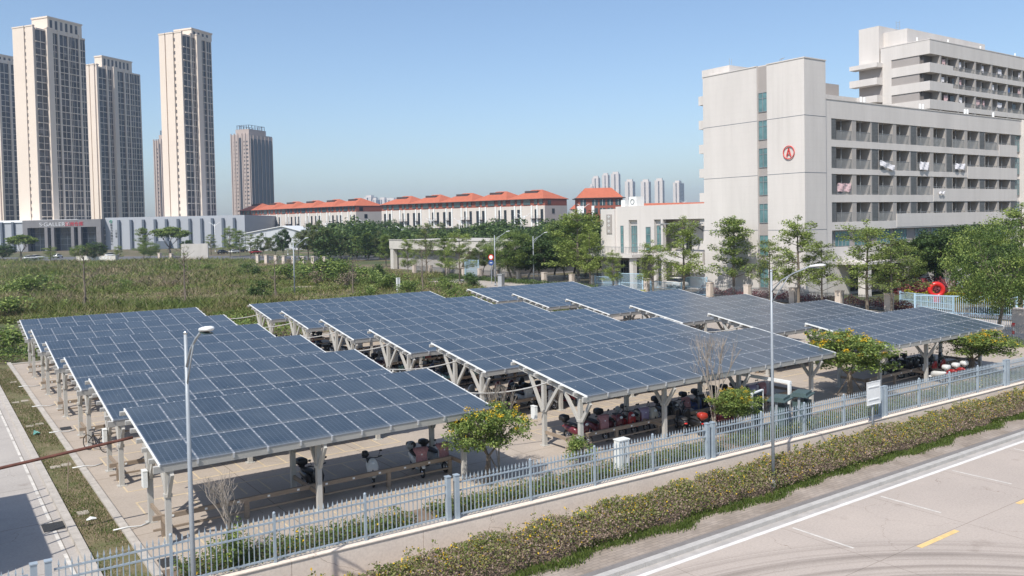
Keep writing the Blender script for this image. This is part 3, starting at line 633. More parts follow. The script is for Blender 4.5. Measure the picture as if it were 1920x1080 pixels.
# ---------------------------------------------------------------- blank road sign seen from behind
root=empty('road_sign',(33.8,21.0,-.8),0,'pale road sign seen from behind, on a thin grey post by the fence','sign')
q=MB(); q.tube([(0,0,0),(0,0,2.75)],.04,8); q.build('post',M_['lamp'],root,smooth=True)
q=MB(); q.box(-.52,-.02-.04,1.75,.52,-.01-.04,2.75); q.box(-.53,-.035-.04,1.74,.53,-.02-.04,1.77); q.box(-.53,-.035-.04,2.73,.53,-.02-.04,2.76)
for z in (1.95,2.5): q.box(-.4,-.045-.04,z,.4,-.02-.04,z+.04)
q.build('sign_plate',M_['lampw'],root)
# ---------------------------------------------------------------- cabinet, bins, notice frame
root=empty('utility_cabinet',(20.68,22.75,0),0,'white utility cabinet behind the fence by the bushy plants','cabinet')
q=MB(); q.box(-.24,-.15,.12,.24,.15,1.2); q.box(-.26,-.18,1.2,.26,.18,1.24); q.build('casing',M_['box'],root)
q=MB(); q.box(-.27,-.18,0,.27,.18,.12); q.build('plinth',M_['pillar'],root)
q=MB(); q.box(-.02,-.162,.2,-.005,-.151,1.15); q.box(.06,-.175,.6,.085,-.151,.75); q.build('door_seam',M_['grate'],root)
BT=mat('bin_teal',(.065,.10,.10),.5,0,.1,2)
for i,(x,lab) in enumerate(((30.2,'left of two grey-green recycling bins with canopy behind the fence'),(31.75,'right of two grey-green recycling bins with canopy behind the fence'))):
    root=empty('recycling_bin',(x,23.1,0),R(20),lab,'bin','recycling bins under the steel arch')
    q=MB(); q.box(-.42,-.3,.1,.42,.3,1.05); q.build('bin_body',BT,root)
    q=MB()
    for a in (-.46,.46): q.box(a-.03,-.05,0,a+.03,.05,1.3)
    q.build('frame',M_['lamp'],root)
    q=MB(); q.prism([(-.6,-.42),(.6,-.42),(.6,.42),(-.6,.42)],1.3,1.35); q.prism([(-.45,-.3),(.45,-.3),(.45,.3),(-.45,.3)],1.35,1.46); q.build('canopy',BT,root)
    q=MB(); q.box(-.3,-.315,.75,.3,-.301,.95); q.build('slot',M_['black'],root)
root=empty('steel_arch',(31.5,25.0,0),R(90),'white steel goalpost arch over the recycling bins','arch')
q=MB(); q.box(-1.5,-.06,1.75,1.5,.06,1.88); q.build('beam',M_['white'],root)
for x in (-1.43,1.43): q=MB(); q.box(x-.06,-.06,0,x+.06,.06,1.75); q.build('leg',M_['white'],root)
root=empty('notice_board',(28.95,23.3,0),R(15),'white-framed dark notice board beside the recycling bins','notice board')
q=MB(); q.box(-.5,-.03,.35,.5,.03,1.75); q.build('board',M_['glassdark'],root)
q=MB(); q.box(-.56,-.05,0,-.5,.05,1.8); q.box(.5,-.05,0,.56,.05,1.8); q.box(-.5,-.05,1.75,.5,.05,1.8); q.build('frame',M_['white'],root)
# bumps / drains
def drain(x,y,lab,w=.55,h=.35):
    q=MB(); q.box(x-w/2,y-h/2,.0,x+w/2,y+h/2,.012)
    for i in range(9): q.box(x-w/2+.03+i*w/9,y-h/2+.02,.012,x-w/2+.03+i*w/9+.025,y+h/2-.02,.022)
    tag(q.build('drain_grate',M_['grate']),lab,'drain')
drain(3.12,29.6,'dark drain grate in the driveway by the kerb',.6,.8); drain(5.3,44.0,'dark drain grate at the left edge of the lot, beside the verge',.45,.7); drain(5.35,24.4,'dark drain grate just behind the front fence',.5,.7)
# litter
q=MB(); q.add([(3.9,43.2,.08),(4.05,43.15,.2),(4.2,43.3,.1),(4.1,43.5,.16),(3.95,43.45,.25)],[(0,1,2),(0,2,3),(0,3,4)]); tag(q.build('plastic_bag',mat('teal_film',(.25,.55,.48),.5,0,.1,3)),'crumpled teal plastic bag on the verge grass','litter')
q=MB(); q.loft([((4.02,29.4,.06),.05,.02),((4.15,29.42,.09),.1,.05),((4.3,29.38,.07),.05,.03)],8); tag(q.build('paper_litter',M_['white']),'crumpled white paper on the verge grass','litter')
# thin stick planted in verge
q=MB(); q.tube([(3.98,33.2,0),(4.05,33.25,1.1)],.018,5); tag(q.build('marker_stick',M_['wood']),'thin bamboo marker stick standing in the verge grass','stick')
# white hoses crossing the kerb
for k in range(5):
    y=29.3+7*k if k else 28.0
    pts=[(4.5,y-.35,.14),(4.9,y-.3,.13),(5.3,y-.15,.03),(5.62,y,.04)]
    q=MB(); q.tube(pts,.022,6); tag(q.build('white_pipe',M_['white'],smooth=True),f'thin white drain pipe crossing the lot kerb beside left bank row {k+1} from the front','pipe','white pipes crossing the lot kerb')
# unseen building added off frame to cast its roof-rail shadow over the driveway
root=empty('shadow_building',(-4.6,0,0),0,'unseen flat-roofed building outside the left edge, added to shade the driveway','building')
q=MB(); q.box(-3,25.0,0,3.6,32.0,5.0); q.build('wall',M_['ivory'],root)
q=MB(); q.box(-3.1,24.9,5.0,3.7,32.1,5.12); q.build('roof',M_['shed'],root)
q=MB()
for y in np.arange(25.1,32.1,.98): q.box(3.6,y-.03,5.12,3.66,y+.03,6.15)
q.build('roof_rail',M_['lamp'],root)
# ================================================================ trees and plants
def limb(q,p,d,L,r,depth,tips,spread=.6,n=3,up_=.25,shrink=.68,segs=3,mi=0,rs=random):
    p=Vector(p); d=Vector(d).normalized(); pts=[p.copy()]; rad=[r]; c=p.copy()
    for i in range(segs):
        d=(d+Vector((rs.gauss(0,.12),rs.gauss(0,.12),rs.gauss(0,.07)+up_*.12))).normalized(); c=c+d*L/segs; pts.append(c.copy()); rad.append(r*(1-.45*(i+1)/segs))
    q.tube(pts,rad,6 if r>.03 else 4,mi,cap=False)
    if depth==0: tips.append(c.copy()); return
    for i in range(n):
        a=rs.uniform(0,6.283); e=Vector((math.cos(a),math.sin(a),rs.uniform(-.1,.5))); dd=(d*(1-spread)+e*spread+Vector((0,0,up_))).normalized()
        limb(q,pts[-1] if i else c,dd,L*shrink*rs.uniform(.8,1.15),r*.55,depth-1,tips,spread,n,up_,shrink,segs,mi,rs)
    if depth==1: tips.append(c.copy())
def clump(c,rx,rz,n): 
    v=rng.normal(size=(n,3)); v/=np.linalg.norm(v,axis=1)[:,None]; v*= (rng.random(n)**.45)[:,None]
    return np.array(c)+v*np.array([rx,rx,rz])
def tree_proto(name,kind,seed,cat,leaf=('mid','fresh'),h=8.,wide=1.,dens=1.,leafsize=.26):
    rs=random.Random(seed); global rng; rng=np.random.default_rng(seed)
    root=empty(name,(0,0,-50),0,'tree',cat); q=MB(); C=[];S=[];MI=[]
    if kind=='tiered':
        q.tube([(0,0,0),(.05,.03,h*.35),(-.04,.05,h*.7),(0,0,h*.97)],[.14*h/8,.11*h/8,.07*h/8,.02],8,cap=False)
        z=h*.27
        while z<h*.98:
            f=(z-h*.27)/(h*.73); Lb=h*.30*wide*(1-f)**.6*rs.uniform(.6,1.15)+h*.05; nb=rs.randint(3,5); a0=rs.uniform(0,6.28)
            for i in range(nb):
                a=a0+6.283*i/nb+rs.uniform(-.4,.4); L1=Lb*rs.uniform(.55,1.2); e=Vector((math.cos(a),math.sin(a),rs.uniform(.15,.45)))
                p0=Vector((0,0,z-.15*h*.2)); p1=p0+e*L1*.6; p2=p0+Vector((e.x*L1,e.y*L1,e.z*L1*1.1)); q.tube([p0,p1,p2],[.035*h/8,.022*h/8,.01],4,cap=False)
                for t,w_ in ((.5,.6),(.8,.9),(1.05,1.)):
                    c=p0.lerp(p2,t); nn=int(38*dens*w_*rs.uniform(.5,1.3)); C.append(clump((c.x,c.y,c.z+.05),.095*h*w_*rs.uniform(.7,1.25),.045*h,nn)); S.append(rng.uniform(.6,1.2,nn)*leafsize); MI.append(rng.choice(2,nn,p=[.5,.5]))
            z+=h*rs.uniform(.07,.12)
        c=clump((0,0,h),.05*h,.035*h,60); C.append(c); S.append(np.full(60,leafsize)); MI.append(rng.choice(2,60))
    elif kind=='round':
        tips=[]; limb(q,(0,0,0),(0,0,1),h*.3,.16*h/8,3,tips,.62,3,.22,.78,3,0,rs)
        for k in range(int(46*dens)):
            v=np.array([rs.gauss(0,1),rs.gauss(0,1),rs.gauss(0,1)]); v/=np.linalg.norm(v); rr=rs.uniform(.35,1.)**.5
            c=np.array([v[0]*rr*h*.36*wide,v[1]*rr*h*.36*wide,h*.6+v[2]*rr*h*.36]); nn=int(rs.uniform(70,150))
            C.append(clump(c,.095*h*rs.uniform(.6,1.3),.06*h*rs.uniform(.7,1.3),nn)); S.append(rng.uniform(.6,1.25,nn)*leafsize); MI.append(np.full(nn,0) if rs.random()<.55 else rng.choice(2,nn,p=[.3,.7]))
    elif kind=='bare':
        q.tube([(0,0,0),(.04,0,h*.3),(0,.05,h*.55),(.03,0,h*.8)],[.11,.09,.07,.03],8,cap=False); tips=[]
        for i in range(15):
            z=h*rs.uniform(.38,.85); a=rs.uniform(0,6.28); limb(q,(0,0,z),(math.cos(a),math.sin(a),.75),h*.16*(1.25-z/h),.03,2,tips,.55,2,.25,.75,2,0,rs)
        for t in tips:
            if rs.random()<.5*dens: nn=rs.randint(2,6); C.append(clump(t,.16,.1,nn)); S.append(rng.uniform(.5,1.,nn)*leafsize); MI.append(rng.choice(2,nn))
        for a in (0,2.1,4.2): q.tube([(math.cos(a)*.75,math.sin(a)*.75,0),(math.cos(a)*.08,math.sin(a)*.08,h*.24)],.03,5)
    elif kind=='twiggy':
        tips=[]
        for i in range(7): a=rs.uniform(0,6.28); limb(q,(0,0,h*.22 if i else 0),(math.cos(a)*.35,math.sin(a)*.35,1),h*.24,.035,3,tips,.4,3,.35,.72,2,0,rs)
        q.tube([(0,0,0),(.03,0,h*.25)],[.06,.045],8,cap=False)
    elif kind=='cassia':
        tips=[]; q.tube([(0,0,0),(.03,.0,h*.14),(.04,.02,h*.3)],[.10,.085,.07],8,cap=False)
        for i in range(6):
            a=6.283*i/6+rs.uniform(-.4,.4); limb(q,(.04,.02,h*.28),(math.cos(a)*.8,math.sin(a)*.8,1.),h*.26,.035,2,tips,.55,3,.1,.72,3,0,rs)
        for a in (.5,2.6,4.7): q.tube([(math.cos(a)*.5,math.sin(a)*.5,0),(0,0,h*.3)],.022,5)
        for t in tips:
            w_=rs.uniform(.55,1.1); nn=int(62*dens*w_); C.append(clump(t,.34*w_*wide,.16*w_,nn)); S.append(rng.uniform(.5,1.2,nn)*leafsize); MI.append(rng.choice(2,nn))
            if h<4 and leaf[-1]=='yel' and rs.random()<.75: nn=int(34*dens); f_=rs.uniform(.5,1.0); C.append(clump((t.x*f_+rs.gauss(0,.12),t.y*f_+rs.gauss(0,.12),max(.45*h,t.z-rs.uniform(.35,1.0))),.3*wide,.2,nn)); S.append(rng.uniform(.5,1.2,nn)*leafsize); MI.append(rng.choice(2,nn))
            if rs.random()<.72: nf=rs.randint(10,30); c=clump((t.x+rs.gauss(0,.1),t.y+rs.gauss(0,.1),t.z+.15),.13,.09,nf); C.append(c); S.append(rng.uniform(.04,.075,nf)); MI.append(np.full(nf,2))
    elif kind=='shrub':
        for k in range(9): a=rs.uniform(0,6.28); q.tube([(0,0,0),(math.cos(a)*h*.2,math.sin(a)*h*.2,h*.55)],[.03,.01],4,cap=False)
        for k in range(int(14*dens)):
            c=(rs.gauss(0,.28)*h*wide,rs.gauss(0,.28)*h*wide,h*rs.uniform(.2,.8)); nn=int(rs.uniform(50,110)); C.append(clump(c,.24*h,.2*h,nn)); S.append(rng.uniform(.6,1.2,nn)*leafsize); MI.append(rng.choice(2,nn,p=[.6,.4]))
    q.build('trunk',M_['barklight'] if kind=='twiggy' else M_['bark'],root)
    if C: 
        me=cards('crown',np.vstack(C),np.concatenate(S),[LM[l] for l in leaf],np.concatenate(MI),.25 if kind!='tiered' else .6); link('crown',me,root)
    proto_kids(root); root['_h']=h; return root
T={}
T['t1']=tree_proto('street_tree','tiered',11,'tree',('fresh','fresh'),8,1.,2.7,.22)
T['t2']=tree_proto('street_tree','tiered',23,'tree',('fresh','mid'),8,.9,3.3,.22)
T['t3']=tree_proto('street_tree','tiered',37,'tree',('olive','fresh'),8,1.15,2.4,.23)
T['t4']=tree_proto('street_tree','tiered',61,'tree',('fresh','fresh'),8,1.25,2.6,.21)
T['d1']=tree_proto('dense_tree','round',5,'tree',('dark','mid'),8,1.25,2.8,.27)
T['d2']=tree_proto('dense_tree','round',8,'tree',('dark','dark'),8,1.15,1.9,.34)
T['d3']=tree_proto('dense_tree','round',17,'tree',('mid','fresh'),8,1.3,5.0,.16)
T['o1']=tree_proto('loose_tree','round',29,'tree',('olive','mid'),8,1.,1.2,.3)
T['u1']=tree_proto('umbrella_tree','cassia',41,'tree',('mid','fresh'),4,1.7,1.3,.22)
T['b1']=tree_proto('bare_tree','bare',3,'tree',('olive','fresh'),7,1,.9,.2)
T['b2']=tree_proto('bare_tree','bare',19,'tree',('olive','fresh'),7,1,.5,.2)
T['w1']=tree_proto('leafless_tree','twiggy',13,'tree',h=3.6)
T['c1']=tree_proto('flowering_tree','cassia',47,'tree',('mid','fresh','yel'),3.3,1.1,2.2,.11)
T['c2']=tree_proto('flowering_tree','cassia',53,'tree',('mid','fresh','yel'),3.3,1.15,1.9,.11)
T['s1']=tree_proto('green_shrub','shrub',71,'shrub',('mid','fresh'),1.6,1.,1.,.14)
T['s3']=tree_proto('dry_shrub','shrub',73,'shrub',('twig','olive'),1.6,1.,.8,.12)
T['s2']=tree_proto('dark_shrub','shrub',72,'shrub',('dark','mid'),1.6,.7,1.,.16)
def plant(k,p,h,label,group=None,wide=1.):
    pr=T[k]; s=h/pr['_h']; return place(pr,USED,p,random.uniform(0,6.28),label,group,(s*wide,s*wide,s))
def hgt(p,ytop,x=None):   # height of something standing at p whose top is seen at ytop
    D=(p-Vector((0,0,CAMZ))).dot(fw); X=x if x else None
    d=p-Vector((0,0,CAMZ)); lo,hi=0.,60.
    for _ in range(40):
        m=(lo+hi)/2; v=d+Vector((0,0,m)); yy=CY-FPX*v.dot(up)/v.dot(fw)
        if yy>ytop: lo=m
        else: hi=m
    return lo
def plant_px(k,x,yb,yt,label,group=None,wide=1.,z=0.,base=None):
    p=G(x,yb,z) if base is None else Vector(base); return plant(k,p,hgt(p,yt),label,group,wide)
# --- trees of the front bed
plant_px('c1',918,905,728,'small flowering tree with yellow blossom, right of the nearest left carport',wide=1.)
o=plant_px('s1',1087,872,805,'low bushy green plant at the left post of the nearest middle carport',wide=.9)
plant('w1',Vector((27.3,24.2,0)),5.2,'tall leafless twiggy tree in front of the nearest middle carport',wide=.75)
plant('c2',Vector((27.9,23.6,0)),2.4,'bushy flowering tree with a few yellow blossoms, at the foot of the leafless tree',wide=1.15)
plant('c2',Vector((38.3,25.0,0)),3.9,'broad flowering tree between the middle and right carport banks',wide=1.35)
plant('c1',Vector((48.4,24.0,0)),3.2,'flowering tree in front of the right post of the nearest right carport',wide=1.5)
plant('w1',Vector((6.75,23.3,0)),2.9,'leafless tree with pale drooping twigs, behind the left part of the fence',wide=1.1)
plant('s1',Vector((6.6,22.95,0)),1.35,'leafy green sapling behind the fence at the nearest left carport',wide=.85)
plant('w1',Vector((17.2,25.6,0)),4.0,'thin leafless tree behind the yellow flowering tree',wide=.6)
plant_px('s1',5,660,600,'green bush beyond the far left corner of the lot',wide=1.6)
# --- street trees in front of the dormitory (one row along the perimeter fence)
g='street trees along the perimeter fence'
for k,x,yb,yt,lab,wd in (('t4',1225,552,452,'pale green street tree in front of the low white wing, left of two',1.),('t1',1282,556,408,'tall street tree in front of the right end of the low white wing',.95),('t2',1376,556,408,'narrow tiered street tree in front of the dormitory end wall, beside the window strip',1.1),
    ('t3',1443,566,452,'thin street tree left of the tall tiered one at the dormitory corner',.9),('t1',1497,573,408,'tall tiered street tree at the dormitory corner',1.05),('t3',1541,575,455,'sparse street tree just right of the dormitory corner',.9),
    ('t4',1626,583,415,'wide street tree in front of the first balcony bays',1.05),('t3',1672,590,450,'street tree left of the red sculpture',1.1),('t1',1150,545,470,'small street tree beside the blue gate at the low white wing',.9),('t1',1106,540,432,'street tree at the left end of the low white wing',.95)):
    plant_px(k,x,yb,yt,lab,g,wd)
plant_px('d3',1868,640,405,'big spreading green tree at the right, behind the nearest right carport',wide=.82)
plant_px('t1',1915,560,385,'tall tree top at the right edge of the picture',wide=1.3)
plant_px('d1',1905,590,450,'dark green tree low at the right edge of the picture',wide=1.3)
for x,yb,yt,k,lab in ((1722,544,432,'d2','dark dense tree behind the red sculpture'),(1775,546,420,'d1','dense green tree between the dark tree and the big spreading tree'),(1690,548,455,'d3','green tree below the ground-floor windows of the balcony wing'),(1820,540,415,'d1','dense tree directly behind the big spreading tree')):
    plant_px(k,x,yb,yt,lab,'dense trees in the dormitory garden',1.15)
plant_px('w1',1780,560,495,'bare twiggy shrub tree by the maroon hedge',wide=1.3)
# --- bare trees along the back of the lot
for k,x,yb,yt,lab in (('b1',160,588,455,'bare tree behind the far left carport, leftmost'),('b2',348,576,450,'bare tree with few leaves behind the right end of the left carports'),('b1',517,566,470,'bare tree beside the slim lamp post, behind the middle carports'),('b2',662,556,475,'bare leafless tree in the green scrub'),('b1',793,548,450,'bare tree in front of the concrete building')):
    plant_px(k,x,yb,yt,lab,'bare trees along the back of the lot',1.1)
plant_px('s2',489,566,522,'dark round shrub left of the slim lamp post',wide=1.)
# bushes of the overgrown field
bl=[(545,530,487,'s1'),(600,532,470,'s1'),(650,535,478,'s1'),(700,538,500,'s1'),(740,545,505,'s1'),(830,548,512,'s1'),(60,560,505,'s1'),(395,512,490,'s1'),(855,560,535,'s1'),(880,575,550,'s2'),(470,520,492,'s2'),(230,545,518,'s1'),(20,600,545,'s1'),(690,560,530,'s1'),(760,565,540,'s1')]
for i,(x,yb,yt,k) in enumerate(bl):
    tone='dark green' if k=='s2' else 'green'; pos=['left','middle','right'][min(2,int(x/310))]
    plant_px(k,x,yb,yt,f'{tone} bush in the {pos} of the overgrown field, number {i+1} of fifteen',f'bushes of the overgrown field',1.3)
rs5=random.Random(12); nb=0
for (xa,xb,ya,yb_,n_,h0,h1) in ((0,120,520,590,9,1.2,2.2),(130,330,505,560,10,.8,1.6),(540,720,500,545,16,1.5,3.2),(700,900,515,556,14,1.2,2.4),(380,480,500,520,6,.8,1.4)):
    for _ in range(n_):
        x,y=rs5.uniform(xa,xb),rs5.uniform(ya,yb_); nb+=1; k=rs5.choice(['s1','s1','s3','s2'])
        if y>500 and x>740 and y<530: continue
        col={'s1':'green','s2':'dark green','s3':'reddish-brown dry'}[k]; side='left part' if x<350 else ('middle' if x<540 else 'right part')
        plant(k,G(x,y),rs5.uniform(h0,h1),f'{col} wild bush, {side} of the field, number {nb}','wild bushes of the overgrown field',1.2)
# --- trees across the middle distance, by strip
def strip_trees(lst,where,group):
    n=len(lst)
    for i,(k,x,yb,yt,wd) in enumerate(lst):
        nm={'d':'dense dark','t':'tiered pale','o':'loose olive','u':'flat umbrella-shaped','b':'bare'}[k[0]]
        plant_px(k,x,yb,yt,f'{nm} tree {where}, number {i+1} from left',group,wd)
strip_trees([('u1',40,492,430,1.),('t4',95,494,462,1.3),('d3',150,490,458,1.3),('d1',178,492,452,1.2),('t4',222,490,460,1.),('t2',270,487,427,.9),('d3',280,488,452,1.2),('u1',318,484,414,1.15),('d2',352,481,447,.9),('d1',8,490,455,1.2),('t3',396,478,440,1.)],'before the grey warehouse','trees in front of the warehouse')
strip_trees([('t1',432,482,425,1.),('t2',450,480,432,.9),('t3',470,484,440,1.),('o1',492,484,436,.9),('d2',532,486,424,.55),('o1',515,484,440,1.),('o1',578,488,418,1.),('o1',600,490,412,.9),('t3',560,486,440,1.),('t4',620,488,432,1.),('o1',640,487,430,.9),('t1',668,486,440,1.),('t2',690,488,436,1.),('o1',712,487,430,.9)],'around the white shed','trees beyond the field')
strip_trees([('d1',606,458,420,1.2),('d2',636,458,414,1.2),('d1',668,458,411,1.3),('d2',700,456,414,1.2),('d1',735,458,410,1.3),('d2',768,456,412,1.3),('d1',800,456,414,1.2),('o1',830,458,416,1.2),('o1',862,458,420,1.3),('d1',890,458,422,1.2),('o1',920,458,426,1.2),('d1',950,458,426,1.2),('o1',980,458,424,1.2),('d1',1010,456,420,1.1),('o1',1035,458,410,.6),('d2',1052,456,422,1.1)],'below the orange-roofed terrace','dark tree belt below the terrace')
strip_trees([('t2',724,500,440,1.),('t1',765,520,445,.8),('t3',800,515,420,.9),('t2',835,520,445,.9),('t4',862,528,432,1.),('o1',905,520,448,.8),('d3',960,528,430,1.2),('d1',990,526,432,1.2),('d2',1010,528,440,1.),('d1',1040,522,430,1.2),('d3',1060,524,440,1.),('t1',1085,534,395,1.3),('d1',1098,520,393,1.1),('d3',1075,520,402,1.1),('d1',1120,524,440,.9)],'around the concrete building','trees around the concrete building')
# ---------------------------------------------------------------- scrub of the field
rng=np.random.default_rng(99)
def field_pts(n):
    xp=rng.uniform(-30,1010,n*2); yp=489+(rng.random(n*2)**1.0)*118
    P=[]; 
    for a,b_ in zip(xp,yp):
        p=G(a,b_); P.append((p.x,p.y))
    P=np.array(P); k=(P[:,1]>69)&~((P[:,0]>64)&(P[:,1]<125))&(P[:,0]<74)
    return P[k]
P=field_pts(120000); n=len(P)
def vn(x,y,f,ph): return np.sin(x*f+ph+1.7*np.sin(y*f*.7+ph))*np.cos(y*f*.9-ph+1.3*np.sin(x*f*.5))
def density(P):
    x,y=P[:,0],P[:,1]; return .55+.6*vn(x,y,.07,1)+.45*vn(x,y,.19,4)+.3*vn(x,y,.5,2)
SAND=[(G(210,526),G(285,522)),(G(415,532),G(500,530)),(G(330,533),G(350,532)),(G(555,540),G(590,538))]
def off_sand(P):
    k=np.ones(len(P),bool)
    for a,b_ in SAND:
        d=np.array([b_.x-a.x,b_.y-a.y]); L_=np.linalg.norm(d); d/=L_; v=P-np.array([a.x,a.y]); t=v@d; w=np.abs(v@np.array([-d[1],d[0]])); k&=~((t>-1)&(t<L_+1)&(w<2.6+.8*np.sin(t)))
    return k
k=(density(P)+rng.normal(size=n)*.35>.05)&off_sand(P); P=P[k]; n=len(P); D_=np.hypot(P[:,0],P[:,1])
H=(.3+.65*np.clip(density(P),0,1.3))*rng.uniform(.4,1.2,n); s=np.clip(D_/90,1,2.2)
me=blades('field_scrub',np.column_stack([P,np.zeros(n)]),H*np.clip(s,1,1.35),.045*s,[LM['scrub'],LM['straw'],LM['grass']],np.where(vn(P[:,0],P[:,1],.11,3)+rng.normal(size=n)*.5>.8,1,rng.choice([0,0,0,2],n)),.5)
tag(link('field_scrub',me),'overgrown field of green weeds and brown dry grass behind the carports','scrub',kind='stuff')
P=field_pts(15000); k_=(density(P)>.25)&off_sand(P); P=P[k_]; Cc=[];Sz=[]
for (a,b_) in P:
    dd=math.hypot(a,b_); nn=30; c=clump((a,b_,.3),.6+.7*rng.random(),.38+.3*rng.random()**3,nn); Cc.append(c); Sz.append(rng.uniform(.07,.15,nn)*min(2.0,dd/90+.2))
C=np.vstack(Cc); C[:,2]=np.abs(C[:,2]); S=np.concatenate(Sz); n=len(C)
tag(link('field_undergrowth',cards('field_undergrowth',C,S,[LM['scrub'],LM['olive'],LM['mid'],LM['fresh']],rng.choice(4,n,p=[.5,.12,.16,.22]))),'leafy green undergrowth across the overgrown field','undergrowth',kind='stuff')
q=MB()
for a,b_ in SAND:
    d=(b_-a).normalized(); w=Vector((-d.y,d.x,0)); pts=[]
    m_=10
    for i in range(m_+1): p=a.lerp(b_,i/m_)+w*(2.4+.8*math.sin(i*1.9)); pts.append((p.x,p.y))
    for i in range(m_,-1,-1): p=a.lerp(b_,i/m_)-w*(2.2+.8*math.sin(i*2.3+1)); pts.append((p.x,p.y))
    q.add([(x,y,.0) for x,y in pts],[tuple(range(len(pts)))])
structure('sandy_patch',q,PA)
# bright leafy belt right behind the middle carports and at the lot's far left
def belt(name,x0,x1,y0,y1,h,n,mats,p,label,size=.18,cat='ground cover'):
    x0,x1=sorted((x0,x1)); y0,y1=sorted((y0,y1))
    x=rng.uniform(x0,x1,n); y=rng.uniform(y0,y1,n); z=np.abs(rng.uniform(0,h,n)*(.5+.5*np.sin(x*.9+np.sin(y*.8)*2)**2)); C=np.stack([x,y,z],1)
    return tag(link(name,cards(name,C,rng.uniform(.6,1.2,n)*size,[LM[m] for m in mats],rng.choice(len(mats),n,p=p))),label,cat,kind='stuff')
belt('leafy_belt',20,60,68.2,86,1.1,26000,['fresh','mid','maroon'],[.5,.46,.04],'bright leafy shrubs behind the middle carports',.24)
belt('leafy_belt',-12,20,68.3,78,1.3,16000,['mid','dark','fresh'],[.45,.25,.3],'leafy shrubs behind the far left corner of the lot',.22)
belt('trimmed_hedge',61,63.6,25,67,.55,14000,['mid','fresh'],[.5,.5],'low trimmed hedge right of the right carport bank',.15,'hedge')
belt('maroon_hedge',77.0,78.6,44,71,1.0,9000,['maroon','maroon'],[.7,.3],'maroon-leaved hedge behind the perimeter fence',.2,'hedge')
belt('fence_hedge',72.6,74.6,86,124,.75,9000,['dark','mid'],[.5,.5],'trimmed green hedge along the perimeter fence on the left',.2,'hedge')
a=G(1700,553); b_=G(1830,556)
belt('maroon_shrubs',a.x,b_.x+6,min(a.y,b_.y)-1,max(a.y,b_.y)+2,1.9,7000,['maroon','maroon'],[.6,.4],'maroon shrubs behind the red sculpture',.28,'shrub')
p1=G(1712,561); p2=G(1858,570)
belt('golden_shrubs',p1.x,p2.x,min(p1.y,p2.y)-.5,max(p1.y,p2.y)+1,1.0,9000,['lime','lime'],[.6,.4],'golden yellow clipped shrubs around the red sculpture',.2,'shrub')
p1=G(1155,560); belt('golden_hedge',p1.x-2,p1.x+6,p1.y-1,p1.y+2,.7,2500,['lime','lime'],[.5,.5],'golden yellow hedge at the foot of the low white wing',.2,'hedge')

# dark wood that reads as one mass below the terrace
rng=np.random.default_rng(5); Cc=[];Sz=[]
for i in range(330):
    xp=rng.uniform(585,1070); D=rng.uniform(215,300); p=atD(xp,D); hh=(CAMZ+ (-.3 if xp<930 else -1.2)+1.6*math.sin(xp*.021)+rng.uniform(-1.8,.9))*rng.uniform(.5,1.0)
    nn=110; c=clump((p.x,p.y,hh-.8),2.6,1.4,nn); Cc.append(c); Sz.append(rng.uniform(.5,1.1,nn))
    c=clump((p.x,p.y,hh*.4),2.2,hh*.35,50); Cc.append(c); Sz.append(rng.uniform(.5,1.1,50))
C=np.vstack(Cc); C[:,2]=np.abs(C[:,2]); S=np.concatenate(Sz); n=len(C)
tag(link('distant_wood',cards('distant_wood',C,S,[LM['dark'],LM['mid']],rng.choice(2,n,p=[.7,.3]))),'dark wood below the orange-roofed terrace','wood',kind='stuff')
# ================================================================ scooters
PAINT={n:mat('scooter_'+n,c,.3,.0,.06,3,coat=.4) for n,c in dict(black=(.02,.02,.022),white=(.62,.62,.60),red=(.30,.02,.02),maroon=(.12,.02,.03),blue=(.03,.07,.22),mint=(.38,.60,.52),silver=(.35,.36,.37),pink=(.50,.36,.35),orange=(.38,.035,.02),teal=(.10,.35,.38),cream=(.55,.50,.40),lilac=(.30,.24,.34)).items()}
SEAT=mat('seat_vinyl',(.03,.028,.028),.55,0,.2,6)
def wheel(parent,x):
    q=MB(); q.ring((x,0,.23),(0,1,0),.185,.045,18,6); w_=q.build('wheel',M_['rubber'],parent,smooth=True)
    q=MB(); q.ring((x,0,.23),(0,1,0),.13,.012,16,4); 
    for i in range(5): a=i*1.2566; q.bar((x,0,.23),(x+.13*math.cos(a),0,.23+.13*math.sin(a)),.03,.02)
    q.ball((x,0,.23),.04,.05,.04,8,4); q.build('rim',M_['chrome'],w_)
